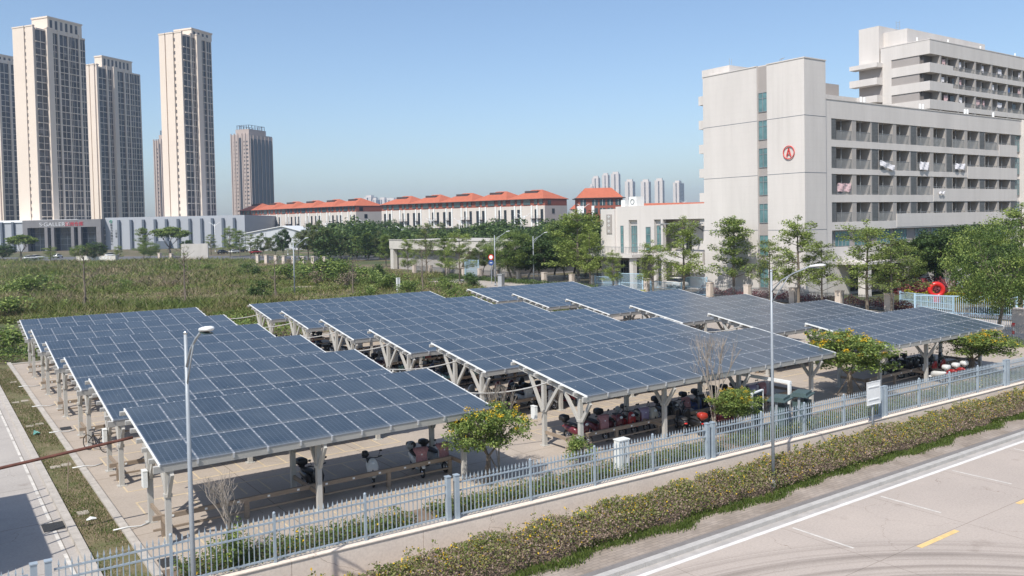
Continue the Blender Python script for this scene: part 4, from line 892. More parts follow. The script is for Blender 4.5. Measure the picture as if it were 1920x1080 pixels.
def scooter_proto(extra):
    root=empty('scooter',(0,0,-60),0,'scooter','scooter'); P=PAINT['black']
    q=MB(); q.loft([((-.80,0,.60),.05,.03),((-.72,0,.58),.13,.09),((-.45,0,.52),.17,.15),((-.15,0,.48),.165,.17),((.02,0,.42),.13,.15),((.06,0,.36),.1,.09)],12); q.loft([((.0,0,.30),.14,.05),((.25,0,.28),.15,.035),((.42,0,.32),.13,.05)],10)
    q.build('body',P,root,smooth=True)
    q=MB(); q.loft([((-.72,0,.69),.10,.03),((-.55,0,.715),.15,.05),((-.2,0,.70),.15,.05),((.03,0,.67),.10,.035),((.07,0,.65),.06,.02)],12); q.build('seat',SEAT,root,smooth=True)
    q=MB(); q.loft([((.37,0,.30),.11,.10),((.42,0,.45),.19,.09),((.46,0,.65),.22,.075),((.43,0,.82),.17,.08),((.40,0,.93),.11,.07),((.39,0,.97),.05,.04)],12,axis='z'); q.build('front_shield',P,root,smooth=True)
    q=MB(); q.loft([((.36,0,.38),.05,.02),((.5,0,.47),.075,.035),((.66,0,.49),.08,.03),((.8,0,.40),.06,.02)],10); q.build('front_fender',P,root,smooth=True)
    q=MB(); q.ball((.545,0,.84),.05,.09,.06,10,6); q.build('headlight',M_['lampw'],root,smooth=True)
    q=MB(); q.tube([(.36,-.34,1.03),(.42,-.16,1.0),(.42,.16,1.0),(.36,.34,1.03)],.017,6); q.tube([(.40,0,.9),(.62,0,.25)],.028,6); q.tube([(.36,-.34,1.03),(.33,-.22,1.02)],.026,6); q.tube([(.36,.34,1.03),(.385,.22,1.02)],.026,6)
    hb=q.build('handlebar',M_['black'],root,smooth=True)
    for s in (-1,1):
        q=MB(); q.tube([(.40,s*.2,1.01),(.42,s*.27,1.2)],.008,4); q.ball((.42,s*.30,1.24),.012,.06,.04,8,5); q.build('mirror',M_['black'],hb,smooth=True)
    wheel(root,.62); wheel(root,-.58)
    q=MB(); q.ball((-.82,0,.56),.025,.08,.035,8,5); q.build('tail_light',M_['red'],root,smooth=True)
    if extra=='case':
        q=MB(); q.loft([((-.96,0,.90),.15,.09),((-.93,0,.91),.19,.13),((-.66,0,.91),.19,.13),((-.62,0,.90),.16,.10)],12); q.box(-.85,-.08,.72,-.7,.08,.82); q.build('top_case',M_['black'],root,smooth=True)
    if extra=='apron':
        q=MB(); q.loft([((.50,0,.40),.16,.04),((.55,0,.6),.22,.05),((.53,0,.85),.21,.06),((.46,0,1.02),.30,.07),((.38,0,1.07),.26,.05)],12,axis='z'); q.build('wind_apron',M_['pink'],root,smooth=True)
        q=MB(); q.loft([((-.93,0,.90),.14,.08),((-.9,0,.90),.17,.11),((-.66,0,.90),.17,.11),((-.62,0,.89),.14,.08)],12); q.box(-.82,-.08,.72,-.7,.08,.82); q.build('top_case',M_['black'],root,smooth=True)
    proto_kids(root); return root
SP={e:scooter_proto(e) for e in ('plain','case','apron')}
def set_mat(o,m):
    sl=o.material_slots[0]; sl.link='OBJECT'; sl.material=m
cnt={}
def scooter(x,y,rz,colour,extra,where,group='scooters parked under the carports',apron='pink',case=None):
    desc={'plain':'','case':' with top case','apron':f' with {apron} apron'}[extra]
    pr=SP[extra]
    o=copy_tree(pr)
    o.location=(x,y,.0); o.rotation_euler=(R(0),0,rz)
    for c in children(o):
        n=c.name.split('.')[0]
        if n in('body','front_shield','front_fender'): set_mat(c,PAINT[colour])
        if n=='wind_apron' and apron!='pink': set_mat(c,PAINT[apron])
        if n=='top_case' and case: set_mat(c,PAINT[case])
    o['label']=f'{colour} scooter{desc} {where}'; o['group']=group; return o
proto_list=list(SP.values())
def helmet(x,y,z,m,label):
    q=MB(); q.ball((0,0,.13),.14,.13,.14,12,7); hl=q.build('helmet',PAINT[m],None,(x,y,z),smooth=True); tag(hl,label,'helmet')
    q=MB(); q.ball((.05,0,.12),.10,.115,.06,10,5); q.build('visor',M_['glassdark'],hl,smooth=True)
S90=-math.pi/2
# nearest left carport
scooter(10.85,27.75,S90+.1,'black','case','first from the left under the nearest left carport',apron='black')
scooter(12.95,27.45,S90-.35,'white','plain','alone in the middle under the nearest left carport')
scooter(14.75,27.35,S90-.2,'white','apron','left of a pair under the nearest left carport')
scooter(15.55,27.4,S90+.1,'silver','apron','right of a pair under the nearest left carport')
helmet(12.95,27.95,.78,'black','black and white helmet on the lone white scooter under the nearest left carport')
helmet(14.75,27.9,.78,'silver','silver helmet on the seat of the white scooter with the pink apron')
scooter(15.35,34.5,S90-.3,'white','apron','under the second left carport')
# nearest middle carport
for x,c,e,ap,lab in ((22.1,'maroon','case','pink','leftmost'),(23.15,'maroon','apron','pink','second from the left'),(24.0,'maroon','case','pink','third from the left'),(24.75,'red','plain','pink','fourth from the left'),(25.45,'maroon','apron','lilac','fifth from the left'),(26.1,'cream','plain','pink','at the end of the first group')):
    scooter(x,27.0,S90+random.uniform(-.15,.15),c,e,lab+' of the nearest middle carport',apron=ap)
helmet(24.75,27.45,.80,'silver','silver helmet on the bright red scooter')
for x,c,e,ap,lab in ((27.6,'black','case','pink','left of the second front post'),(28.2,'black','apron','pink','behind the second front post'),(29.4,'blue','apron','black','right of the second front post'),(30.3,'black','case','pink','left of the leafless tree'),(31.4,'black','case','pink','right of the leafless tree'),(32.2,'blue','apron','black','left of the third front post'),(32.9,'black','apron','lilac','right of the third front post'),(33.6,'maroon','apron','pink','rightmost, beside the steel arch')):
    scooter(x,27.2,S90+random.uniform(-.15,.15),c,e,lab+' of the nearest middle carport',apron=ap)
scooter(26.6,25.5,R(60),'black','plain','parked crosswise in front of the wheel rail, left of the second post')
scooter(26.9,25.1,R(75),'black','case','nose-in before the second post of the nearest middle carport',case='orange')
scooter(28.5,24.9,R(80),'maroon','case','nose-in right of the second post of the nearest middle carport',case='red')
# second..last middle carports: dense rows, both facing ways
ORD2=['first row','second row','third row','fourth row','fifth row','sixth row']
cols=['black','white','black','silver','blue','white','maroon','black','mint','white','cream','black','white','black','silver','pink','black','red']
rs=random.Random(4)
for k in range(1,6):
    yb=29.36+7*k
    n=18 if k==1 else (9 if k<4 else 6)
    for i in range(n):
        x=20.95+i*.80+rs.uniform(-.1,.1); c=cols[(i*5+k*3)%len(cols)]; e=rs.choice(['plain','case','apron','plain','apron']); ap=rs.choice(['pink','black','white','mint','red','cream'])
        scooter(x,yb-2.5+rs.uniform(-.15,.15),S90+rs.uniform(-.18,.18),c,e,f'{i+1} from left, front row, middle bank {ORD2[k]}',apron=ap)
    if k<4:
        for i in range(7):
            x=21.1+i*.82+rs.uniform(-.1,.1); c=cols[(i*7+k*5+2)%len(cols)]
            scooter(x,yb-.6+rs.uniform(-.15,.15),-S90+rs.uniform(-.18,.18),c,rs.choice(['plain','case','apron']),f'{i+1} from left, back row, middle bank {ORD2[k]}',apron=rs.choice(['white','mint','pink','red']))
for k in range(1,4):
    for i in range(2 if k==1 else 1):
        pass
# right end of the second middle carport seen below the nearest one
for i,(x,c) in enumerate(((24.9,'white'),(26.0,'red'),(28.9,'cream'),(30.1,'blue'),(31.3,'white'),(36.9,'teal'),(37.7,'cream'),(38.6,'black'))):
    scooter(x,33.0+ (0 if i<5 else .9),S90+.3,c,'plain',f'in the strip behind the nearest middle carport, {i+1} from the left')
# right bank
for i,(x,c,e) in enumerate(((44.6,'black','case'),(45.7,'black','apron'),(46.5,'black','case'),(47.3,'black','apron'),(48.2,'black','plain'),(49.2,'black','plain'))):
    scooter(x,26.6,S90+rs.uniform(-.2,.2),c,e,f'under the nearest right carport, {i+1} from the left',apron='black')
for i,(x,c,cs) in enumerate(((45.2,'white','white'),(46.2,'red','white'),(47.1,'red','white'))):
    scooter(x,24.5,R(85),c,'case',f'nose-in before the nearest right carport, {i+1} from the left',case=cs)
for k in (1,2,3,4):
    yb=28.72+7*k
    for i in range(6 if k<3 else 4):
        scooter(40.6+i*.9+rs.uniform(-.1,.1),yb-2.4,S90+rs.uniform(-.2,.2),cols[(i*3+k*7)%len(cols)],rs.choice(['plain','case','apron']),f'{i+1} from left, right bank {ORD2[k]}',apron='black')
for o in proto_list:
    for c in list(KIDS[o.name]):
        for d in list(KIDS.get(c.name,[])): bpy.data.objects.remove(d)
        bpy.data.objects.remove(c)
    bpy.data.objects.remove(o)
# ---------------------------------------------------------------- bicycle
root=empty('bicycle',(5.75,38.6,0),R(-62),'black bicycle leaning at a post of the second left carport','bicycle')
for x in (-.5,.5):
    q=MB(); q.ring((x,0,.33),(0,1,0),.31,.02,24,5); w_=q.build('wheel',M_['rubber'],root,smooth=True)
    q=MB()
    for i in range(8): a=i*.785; q.tube([(x,0,.33),(x+.3*math.cos(a),0,.33+.3*math.sin(a))],.004,3)
    q.build('spokes',M_['chrome'],w_)
q=MB()
for a,b_ in (((-.5,0,.33),(-.02,0,.30)),((-.02,0,.30),(-.17,0,.80)),((-.17,0,.72),(.36,0,.80)),((-.02,0,.30),(.38,0,.74)),((-.5,0,.33),(-.15,0,.72)),((.5,0,.33),(.34,0,.90))): q.tube([a,b_],.017,6)
q.build('frame',M_['black'],root)
q=MB(); q.loft([((-.33,0,.87),.08,.03),((-.2,0,.88),.06,.03),((-.06,0,.87),.02,.02)],8); q.build('saddle',SEAT,root)
q=MB(); q.tube([(.28,-.27,1.0),(.36,-.1,.96),(.36,.1,.96),(.28,.27,1.0)],.013,6); q.build('handlebar',M_['black'],root)
q=MB(); q.ring((-.02,.03,.30),(0,1,0),.09,.01,12,4); q.tube([(-.02,.08,.30),(.1,.1,.2)],.012,4); q.build('crank',M_['chrome'],root)
# ---------------------------------------------------------------- perimeter fence: stone pillars and dark pickets
pil=[(75.6,139.5),(75.6,133.5),(75.6,127.5),(75.6,122),(75.6,117),(75.6,112),(75.6,106),(75.6,99.5),(75.6,93.0),(75.6,88.5),(75.6,77.9),(75.6,67.5),(75.6,62.0),(75.6,56.0),(75.6,50.5),(75.6,45.2)]
for i,(x,y) in enumerate(pil):
    q=MB(); q.box(x-.32,y-.32,0,x+.32,y+.32,1.6); q.box(x-.36,y-.36,1.6,x+.36,y+.36,1.68)
    w_=['by the concrete building','by the blue gate','by the garden trees','in front of the low white wing','in front of the dormitory'][min(4,i//4+(1 if i>11 else 0))]
    tag(q.build('stone_pillar',M_['pillar']),f'squat beige stone fence pillar {w_}, {i+1} from the far end','pillar','stone pillars of the perimeter fence')
gaps={(3,4),(9,10),(10,11)}
for i in range(len(pil)-1):
    if (i,i+1) in gaps: continue
    y0,y1=pil[i+1][1]+.4,pil[i][1]-.4
    root=empty('dark_picket_fence',(75.6,y0,0),R(90),f'dark picket panel between stone pillars {i+1} and {i+2} from the far end','fence','dark picket panels of the perimeter fence')
    L_=y1-y0; q=MB()
    for z in (.25,1.25): q.box(0,-.02,z,L_,.02,z+.05)
    q.build('rails',M_['fencedark'],root)
    q=MB()
    for s in np.arange(.1,L_,.16): q.box(s-.014,-.014,.05,s+.014,.014,1.45)
    q.build('pickets',M_['fencedark'],root)
def gate(p0,p1,h,label,n=None,name='metal_gate',mesh=True):
    p0,p1=Vector(p0),Vector(p1); L_=(p1-p0).length; a=math.atan2(p1.y-p0.y,p1.x-p0.x)
    root=empty(name,p0,a,label,'gate','light blue steel gates')
    q=MB(); 
    for s in (0,L_): q.box(s-.07,-.07,0,s+.07,.07,h+.1)
    q.box(0,-.04,h-.08,L_,.04,h); q.box(0,-.04,.12,L_,.04,.2); q.box(0,-.04,h*.45,L_,.04,h*.45+.06); q.build('gate_frame',M_['gate'],root)
    q=MB()
    for s in np.arange(.15,L_,.15): q.box(s-.018,-.018,.15,s+.018,.018,h-.08)
    q.build('gate_bars',M_['gate'],root)
    return root
gate((75.6,117.4,0),(75.6,121.6,0),3.0,'tall pale blue mesh gate by the concrete building')
gate((75.6,82.6,0),(75.6,88.0,0),1.6,'pale blue gate in front of the balcony of the low white wing')
gate((75.2,78.3,0),(74.4,81.8,0),2.3,'pale blue tall gate standing half open beside the low white wing')
gate((75.6,68.0,0),(75.6,71.6,0),2.2,'pale blue gate at the right of the low white wing')
gate((75.6,72.0,0),(75.6,77.3,0),1.4,'low pale blue gate between the two tall ones')
a=G(1688,573); b_=G(1787,584); gate(a,b_,1.4,'pale blue gate in front of the red sculpture')
q0=(66.5,33.5,0); gate((66.5,37.5,0),(69.5,31.0,0),2.6,'tall pale blue double gate at the right, left leaf'); gate((69.8,30.6,0),(73.0,26.5,0),2.6,'tall pale blue double gate at the right, right leaf')
gate((60.3,34.6,0),(66.2,37.8,0),1.3,'long pale blue railing gate beside the nearest right carport')
for (px,pb,pt,w_,lab) in ((1862,652,614,.42,'square stone gate pillar behind the right end of the nearest right carport'),(1913,622,578,.42,'square stone gate pillar at the right edge of the picture')):
    p=G(px,pb); h=hgt(p,pt); q=MB(); q.box(-w_,-w_,0,w_,w_,h-.1); q.box(-w_-.06,-w_-.06,h-.1,w_+.06,w_+.06,h); tag(q.build('gate_pillar',M_['pillar'],None,p),lab,'pillar','gate pillars at the right')
root=empty('spiked_fence',(58.6,27.6,0),R(-14),'low grey picket fence right of the large gate pillar','fence'); q=MB()
for z in (.2,1.4): q.box(0,-.02,z,14,.02,z+.05)
q.build('rails',M_['fencedark'],root); q=MB()
for s in np.arange(.1,14,.17): q.box(s-.014,-.014,.05,s+.014,.014,1.6)
q.build('pickets',M_['fencedark'],root)
root=empty('dummy_signal',(63.6,28.6,0),0,'small red and white bollard sign by the right gate','bollard'); root.name='striped_bollard'
q=MB(); q.tube([(0,0,0),(0,0,1.3)],.06,8); q.build('post',M_['white'],root); q=MB(); q.tube([(0,0,.5),(0,0,.75)],.1,8); q.tube([(0,0,1.0),(0,0,1.3)],.12,8); q.build('red_bands',M_['red'],root)
# ---------------------------------------------------------------- red ring sculpture, pylon sign
p=G(1756,568); root=empty('red_sculpture',p,R(0),'glossy red ring-shaped sculpture on a red foot among the golden shrubs','sculpture')
h=hgt(p,528); q=MB(); q.ring((0,0,h-.85),(-.75,-.66,0),.62,.24,26,8); q.build('ring',M_['red'],root,smooth=True)
q=MB(); q.box(-.32,-.25,0,.32,.25,h-1.55); q.build('foot',M_['red'],root)
p=G(1799,552); root=empty('pylon_sign',p,R(-50),'slim white and grey-blue pylon sign right of the red sculpture','sign'); h=hgt(p,500)
q=MB(); q.box(-.35,-.12,0,.35,.12,h*.5); q.build('base_panel',M_['gate'],root); q=MB(); q.box(-.35,-.12,h*.5,.35,.12,h); q.build('top_panel',M_['white'],root)
# ---------------------------------------------------------------- lamps of the middle and far distance
for i,(x,yt,yb,lab) in enumerate(((553,447,562,'slim grey street lamp at the edge of the overgrown field, left of the middle carports'),(929,433,536,'slim grey street lamp beside the round no-entry sign'),(1001,435,530,'slim grey street lamp between the garden trees'),(1397,438,550,'slim grey street lamp in front of the dormitory end wall'))):
    p=G(x,yb); lamp_post('street_lamp',p,hgt(p,yt+8),2.0,-.2 if i else R(20),lab,r0=.1,finial=False,rise=.5)
for i,(x,yt,yb) in enumerate(((404,420,472),(540,447,478),(612,418,470),(663,416,466),(683,414,466),(757,428,478),(809,412,466),(862,412,466),(892,424,470),(977,408,466),(984,404,466),(1095,386,462),(1149,383,450),(1283,378,440))):
    p=G(x,yb); lamp_post('street_lamp',p,hgt(p,yt),1.9,R(-35),f'white double-armed street lamp in the distance, {i+1} of fourteen from the left',m='lampw',r0=.16,group='white street lamps in the distance',double=True,finial=False,rise=.6)
p=G(922,532); root=empty('traffic_sign',p,R(-55),'round no-entry style sign over a blue round sign on a grey post','sign')
q=MB(); q.tube([(0,0,0),(0,0,4.4)],.05,6); q.build('post',M_['lamp'],root)
for z,m,n_ in ((4.0,'red','red_disc'),(3.15,None,'blue_disc')):
    q=MB(); q.tube([(0,-.06,z),(0,-.1,z)],.42,16); d_=q.build(n_,M_['red'] if m else PAINT['blue'],root)
    q=MB(); q.tube([(0,-.105,z),(0,-.115,z)],.28,16) if m else q.box(-.2,-.115,z-.05,.2,-.105,z+.05); q.build('disc_face',M_['white'],d_)
# posts behind the middle carports
q=MB(); p=G(745,548); q.box(-.1,-.1,0,.1,.1,1.9); q.box(.22,-.1,0,.42,.1,1.9); q.box(-.1,-.12,1.9,.42,.12,1.96); tag(q.build('twin_post',M_['lampw'],None,p),'pale twin post behind the farthest middle carport','post')
q=MB(); p=G(940,537); q.box(-.5,-.3,0,.5,.3,1.7); q.box(-.6,-.4,1.7,.6,.4,1.8); tag(q.build('grey_cabinet',PAINT['silver'],None,p,R(30)),'grey utility cabinet beside the slim lamp post behind the farthest right carport','cabinet')
# ---------------------------------------------------------------- parked cars
def car_proto():
    root=empty('parked_car',(0,0,-70),0,'car','car')
    q=MB(); secs=[((-2.2,0,.62),.70,.22),((-2.1,0,.66),.84,.32),((-1.2,0,.68),.88,.36),((.3,0,.68),.89,.36),((1.4,0,.64),.87,.32),((2.05,0,.56),.78,.24),((2.2,0,.52),.6,.15)]; q.loft(secs,12); q.build('body',PAINT['white'],root,smooth=True)
    q=MB(); q.loft([((-1.9,0,.98),.62,.05),((-1.35,0,1.2),.68,.22),((-.3,0,1.24),.70,.24),((.45,0,1.16),.68,.20),((1.15,0,.95),.66,.04)],12); q.build('cabin_glass',M_['glassdark'],root,smooth=True)
    q=MB(); q.loft([((-1.3,0,1.44),.5,.03),((-.3,0,1.475),.56,.04),((.2,0,1.44),.5,.03)],10); q.build('roof',PAINT['white'],root,smooth=True)
    for x in (-1.35,1.35):
        for y in (-.82,.82):
            q=MB(); q.tube([(x,y-.1,.32),(x,y+.1,.32)],.32,14); w_=q.build('wheel',M_['rubber'],root); q=MB(); s=1 if y>0 else -1; q.tube([(x,y+s*.1,.32),(x,y+s*.115,.32)],.2,10); q.build('rim',M_['chrome'],w_)
    for y in (-.6,.6): q=MB(); q.ball((2.08,y,.66),.1,.16,.08,8,5); q.build('headlight',M_['lampw'],root)
    proto_kids(root); return root
CP=car_proto(); first=True
for x,yb,c,a,lab in ((58,487,'white',15,'white parked car in front of the glazed portal'),(70,486,'white',20,'second white parked car in front of the glazed portal'),(109,484,'white',60,'white parked car between the portal columns'),(210,482,'white',10,'white parked van-like car at the vertical sign'),(22,474,'black',10,'black car at the far left of the warehouse'),(4,473,'black',10,'dark car at the left edge of the picture'),
    (418,476,'black',30,'dark parked car behind the white lamp at the warehouse end'),(440,475,'white',30,'white car at the warehouse end'),(455,473,'black',30,'black car right of the warehouse end'),(480,476,'red',20,'red car among the trees beyond the field'),(1072,505,'red',80,'red car under the garden trees'),(606,478,'white',20,'white car seen between trees near the field'),(625,478,'white',20,'second white car seen between trees near the field'),(1262,541,'white',85,'white car under the canopy of the low white wing')):
    o=copy_tree(CP); o.location=G(x,yb); o.rotation_euler=(0,0,R(a)); 
    for ch in children(o):
        if ch.name.split('.')[0] in('body','roof'): set_mat(ch,PAINT[c])
    o['label']=lab; o['group']='parked cars in the distance'
for c in list(KIDS[CP.name]):
    for d in list(KIDS.get(c.name,[])): bpy.data.objects.remove(d)
    bpy.data.objects.remove(c)
bpy.data.objects.remove(CP)
# stone with red writing-like marks, tent-like white panel near the far street
p0=G(145,492); p1=G(219,492); q=MB(); L_=(p1-p0).length; q.box(0,-.4,0,L_,.4,1.9); 
root=tag(q.build('name_wall',M_['palewall'],None,p0,math.atan2(p1.y-p0.y,p1.x-p0.x)),'long low pale wall with white lettering blocks in front of the warehouse','wall')
q=MB(); rs2=random.Random(2)
for i in range(9):
    x=L_*(.18+.085*i)
    for j in range(4): a=rs2.uniform(-.5,.5); z=rs2.uniform(.3,1.5); q.box(x+a,-.47,z,x+a+rs2.uniform(.3,.9),-.41,z+.16)
    q.box(x-.1,-.47,.3,x+.1,-.41,1.6)
q.build('lettering',M_['white'],root)
p0=G(340,487); q=MB(); q.box(0,0,0,7.5,2.2,4.6); tag(q.build('pale_block',M_['palewall'],None,p0,R(-20)),'pale grey boxy kiosk building in front of the grey warehouse','kiosk')

for i,(x,yb) in enumerate(((484,493),(500,494),(518,495),(533,496),(551,497),(569,498),(588,498),(609,499),(300,488),(322,489))):
    q=MB(); q.box(-.4,-.4,0,.4,.4,2.0); q.box(-.48,-.48,2.0,.48,.48,2.15); tag(q.build('stone_pillar',M_['pillar'],None,G(x,yb),R(30)),f'pale fence pillar at the far edge of the field, {i+1} of ten','pillar','pillars at the far edge of the field')
# ================================================================ buildings
def b_root(name,loc,rz,label,cat='building',group=None): return empty(name,loc,rz,label,cat,group)
# ---------------------------------------------------------------- dormitory block A: end wall (X=80) and balcony wing (Y=57.8)
XA=80.0; YN=57.6; YF=72.2; HA=26.55
root=b_root('dormitory',(0,0,0),0,'large ivory dormitory with a blank end wall, red letter A sign and long balcony wing')
ws=[(63.95,62.65)]
q=MB()
q.box(XA,64.0,0,XA+3.9,YF,HA); q.box(XA,YN,0,XA+3.9,62.6,HA); q.box(XA+.35,62.6,0,XA+3.9,64.0,HA)
q.box(XA-.06,YN-.06,HA,XA+3.96,62.6,HA+.12); q.box(XA-.06,64.0,HA,XA+3.96,YF+.06,HA+.12); q.box(XA+.3,62.6,HA,XA+3.96,64.0,HA+.12)
q.build('end_wall',M_['ivory'],root)
# dark grooves
q=MB()
for z in (7.65,14.0,20.3):
    q.box(XA-.012,YN-.012,z,XA+.02,62.6,z+.05); q.box(XA-.012,64,z,XA+.02,YF,z+.05); q.box(XA,YN-.012,z,XA+3.9,YN+.02,z+.05)
q.box(XA+3.9,YN+.1,0,XA+4.0,YN+.5,22.4)
q.build('groove',M_['shed_dark'],root)
q=MB(); q.box(XA+.22,62.6,0,XA+.349,64.0,HA); q.build('window_strip_wall',M_['grey_render'],root)
def window(parent,x0,x1,z0,z1,plane,n=2,glass='glassteal',face='X',mull=.05,trans=1,name='window'):
    q=MB(); d=.04
    def bx(a,b_,c,e,t): 
        if face=='X': q.box(plane-t,a,c,plane,b_,e)
        else: q.box(a,plane-t,c,b_,plane,e)
    bx(x0,x1,z0,z0+.06,.08); bx(x0,x1,z1-.06,z1,.08)
    for i in range(n+1):
        a=x0+(x1-x0-mull)*i/n; bx(a,a+mull,z0+.06,z1-.06,.08)
    for t in range(trans): zz=z0+(z1-z0)*(.68 if trans==1 else (t+1)/(trans+1)); bx(x0+mull,x1-mull,zz,zz+.05,.07)
    w_=q.build(name,M_['railgrey'],parent)
    q=MB(); g=bx; bx(x0+.01,x1-.01,z0+.03,z1-.03,.03); q.build('pane',M_[glass],w_); return w_
for i in range(6):
    z=21.3-3.2*i; 
    if i<5: window(root,62.68,63.92,z,z+2.25,XA+.22)
window(root,62.68,63.92,5.9-1.2,5.9+1.6-.4,XA+.22,trans=2); window(root,62.68,63.92,1.0,4.2,XA+.22,trans=2)
# rooftop parapet room
q=MB(); q.box(XA+1.2,69.0,HA+.12,XA+6.5,YF+1.2,HA+1.15); q.build('roof_room',M_['ivory'],root)
q=MB(); q.tube([(XA+1.8,69.5,HA+1.15),(XA+1.8,69.5,HA+2.1)],.03,4); q.tube([(XA+2.2,69.5,HA+1.15),(XA+2.2,69.5,HA+2.1)],.03,4)
for s in (2.4,3.0): q.tube([(XA+1.0,60.3+s*.4,HA+.1),(XA+1.0,60.3+s*.4,HA+.55),(XA+1.5,60.3+s*.4,HA+.75)],.04,5)
q.build('roof_pipe',M_['lamp'],root)
# stub balconies at the left end
for i in range(8):
    z=HA-3.15-3.0*i
    q=MB(); q.box(XA+.3,YF,z-.15,XA+3.6,YF+1.0,z+.95); q.build('stub_balcony',M_['ivory'],root)
q=MB(); q.box(XA+1.6,YF,0,XA+3.6,YF+.35,HA-1.5); q.build('stub_wall',M_['shed_dark'],root)
# letter A sign
sg=tag(link('letter_sign',None,None,(XA-.12,59.6,16.35)),'round red letter A sign on the dormitory end wall','sign')
q=MB(); q.ring((0,0,0),(1,0,0),.72,.055,32,8); q.build('ring',mat('sign_red',(.62,.06,.05),.4,0,.05,2),sg,smooth=True)
q=MB(); RED=bpy.data.materials['sign_red']
q.bar((0,.28,-.45),(0,0,.5),.09,.10); q.bar((0,-.28,-.45),(0,0,.5),.09,.10); q.bar((0,.17,-.14),(0,-.17,-.14),.09,.08); q.build('letter',RED,sg)
# balcony wing
X0,X1=84.0,131.0; YW=57.8; DEP=2.3; HW=22.35
rows=[(20.25,17.85),(17.05,14.6),(13.95,11.6),(10.72,8.45)]
solid=[9,7,5,3]      # balconies from this index on have a solid parapet
q=MB(); q.box(X0,YW,20.25,X1,YW+DEP,HW); q.box(X0,YW-.06,HW,X1,YW+.25,HW+.1)
q.box(X0,YW,0,85.2,YW+DEP,20.25)
prev=17.85
for (t,b_),nt_ in zip(rows,[17.05,13.95,10.72,7.5]): q.box(85.2,YW,nt_,X1-1.4,YW+DEP,b_)
q.build('facade_bands',M_['ivory'],root)
q=MB(); q.box(X0+.02,YW+DEP,0,X1-.06,YW+14.2,HW-.4); q.build('core_wall',M_['recess_shade'],root)
mods=[]; 
bays=[(86.25,89.25),(90.1,93.0),(94.75,97.75),(98.55,101.45),(103.25,106.3),(107.1,110.0),(111.85,114.95),(115.7,118.7),(120.5,123.85),(124.4,127.6)]
fins=[(85.25,86.2),(93.3,94.7),(101.75,103.2),(110.3,111.8),(119.0,120.45),(127.9,129.2)]
for ri,(t,b_) in enumerate(rows):
    q=MB()
    for i,(a,c) in enumerate(bays):
        nx=bays[i+1][0] if i<9 else 127.85
        f=[f_ for f_ in fins if f_[0]>c-.01 and f_[0]<nx]
        e=f[0][0] if f else nx
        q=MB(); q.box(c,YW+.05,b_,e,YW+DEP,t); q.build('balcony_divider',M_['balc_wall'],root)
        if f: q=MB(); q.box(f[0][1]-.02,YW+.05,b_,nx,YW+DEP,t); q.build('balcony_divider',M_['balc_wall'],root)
    for i,(a,c) in enumerate(bays):
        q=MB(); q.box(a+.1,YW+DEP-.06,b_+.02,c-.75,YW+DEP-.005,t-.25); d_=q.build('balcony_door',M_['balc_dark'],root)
        q=MB()
        for s in (.33,.66): q.box(a+.1+(c-a-.85)*s,YW+DEP-.09,b_+.02,a+.16+(c-a-.85)*s,YW+DEP-.061,t-.25)
        q.build('door_frame',M_['railgrey'],d_)
        if i<solid[ri]:
            q=MB(); q.box(a,YW+.06,b_+1.05,c,YW+.11,b_+1.1); q.box(a,YW+.06,b_+.05,c,YW+.1,b_+.09)
            for s in np.arange(a+.06,c,.13): q.box(s,YW+.07,b_+.09,s+.035,YW+.1,b_+1.05)
            q.build('balcony_railing',M_['railgrey'],root)
        else:
            q=MB(); q.box(a,YW+.06,b_+1.02,c,YW+.1,b_+1.07)
            for s in np.arange(a+.2,c,.5): q.box(s,YW+.07,b_+.82,s+.04,YW+.1,b_+1.02)
            q.build('balcony_railing',M_['railgrey'],root)
        q=MB(); q.box((a+c)/2-.25,YW+.3,b_,(a+c)/2-.19,YW+.36,t); q.build('down_pipe',M_['railgrey'],d_)
    sx=bays[solid[ri]][0]-.1
    q=MB(); q.box(sx,YW-.04,b_-.002,X1-1.45,YW+.04,b_+.85); q.box(sx,YW-.04,b_-.8,X1-1.45,YW-.002,b_-.002); q.build('solid_parapet',M_['ivory'],root)
    for (a,c) in fins:
        q=MB(); q.box(a,YW+.12,b_,c,YW+.16,t,0)
        for z in np.arange(b_+.1,t-.05,.17): q.box(a,YW+.06,z,c,YW+.12,z+.06)
        q.build('louvre_screen',M_['louvre'],root)
    window(root,129.5,131.0-.1,b_,t,YW+.3,n=3,face='Y',glass='glassteal')
q=MB(); q.box(X1-1.4,YW+.35,0,X1,YW+DEP,20.25); q.box(X1-.05,YW-.4,0,X1+.9,YW+8,HW+.1); q.build('end_pier',M_['ivory'],root)
q=MB(); q.box(85.2,YW+.5,5.55,129.6,YW+DEP,7.5); q.build('ground_band_wall',M_['grey_render'],root)
q=MB(); q.box(85.2,YW,0,129.6,YW+DEP,5.55); q.build('podium_wall',M_['ivory'],root)
for (a,c) in bays+[(85.3,86.1)]: window(root,a+.1,c,5.6,7.4,YW+.49,n=4,face='Y',trans=1)
q=MB(); q.box(86,YW-3.6,3.6,104,YW,3.95); 
q.build('entrance_canopy',M_['ivory'],root)
for x in (87,95,103): q=MB(); q.box(x-.5,YW-3.4,0,x+.5,YW-2.4,3.6); q.build('canopy_column',M_['ivory'],root)
for x in (88.5,91.0,97,99.5): window(root,x,x+2,0.3,3.2,YW-.01,n=2,face='Y',glass='glassdark')
# white vent pipes along the parapet
for x in (92.9,93.6,106.0,106.7,117.3,118.0,125.2): q=MB(); q.tube([(x,YW+1.2,HW-.3),(x,YW+1.2,HW+1.0)],.14,8); q.build('vent_pipe',M_['white'],root)
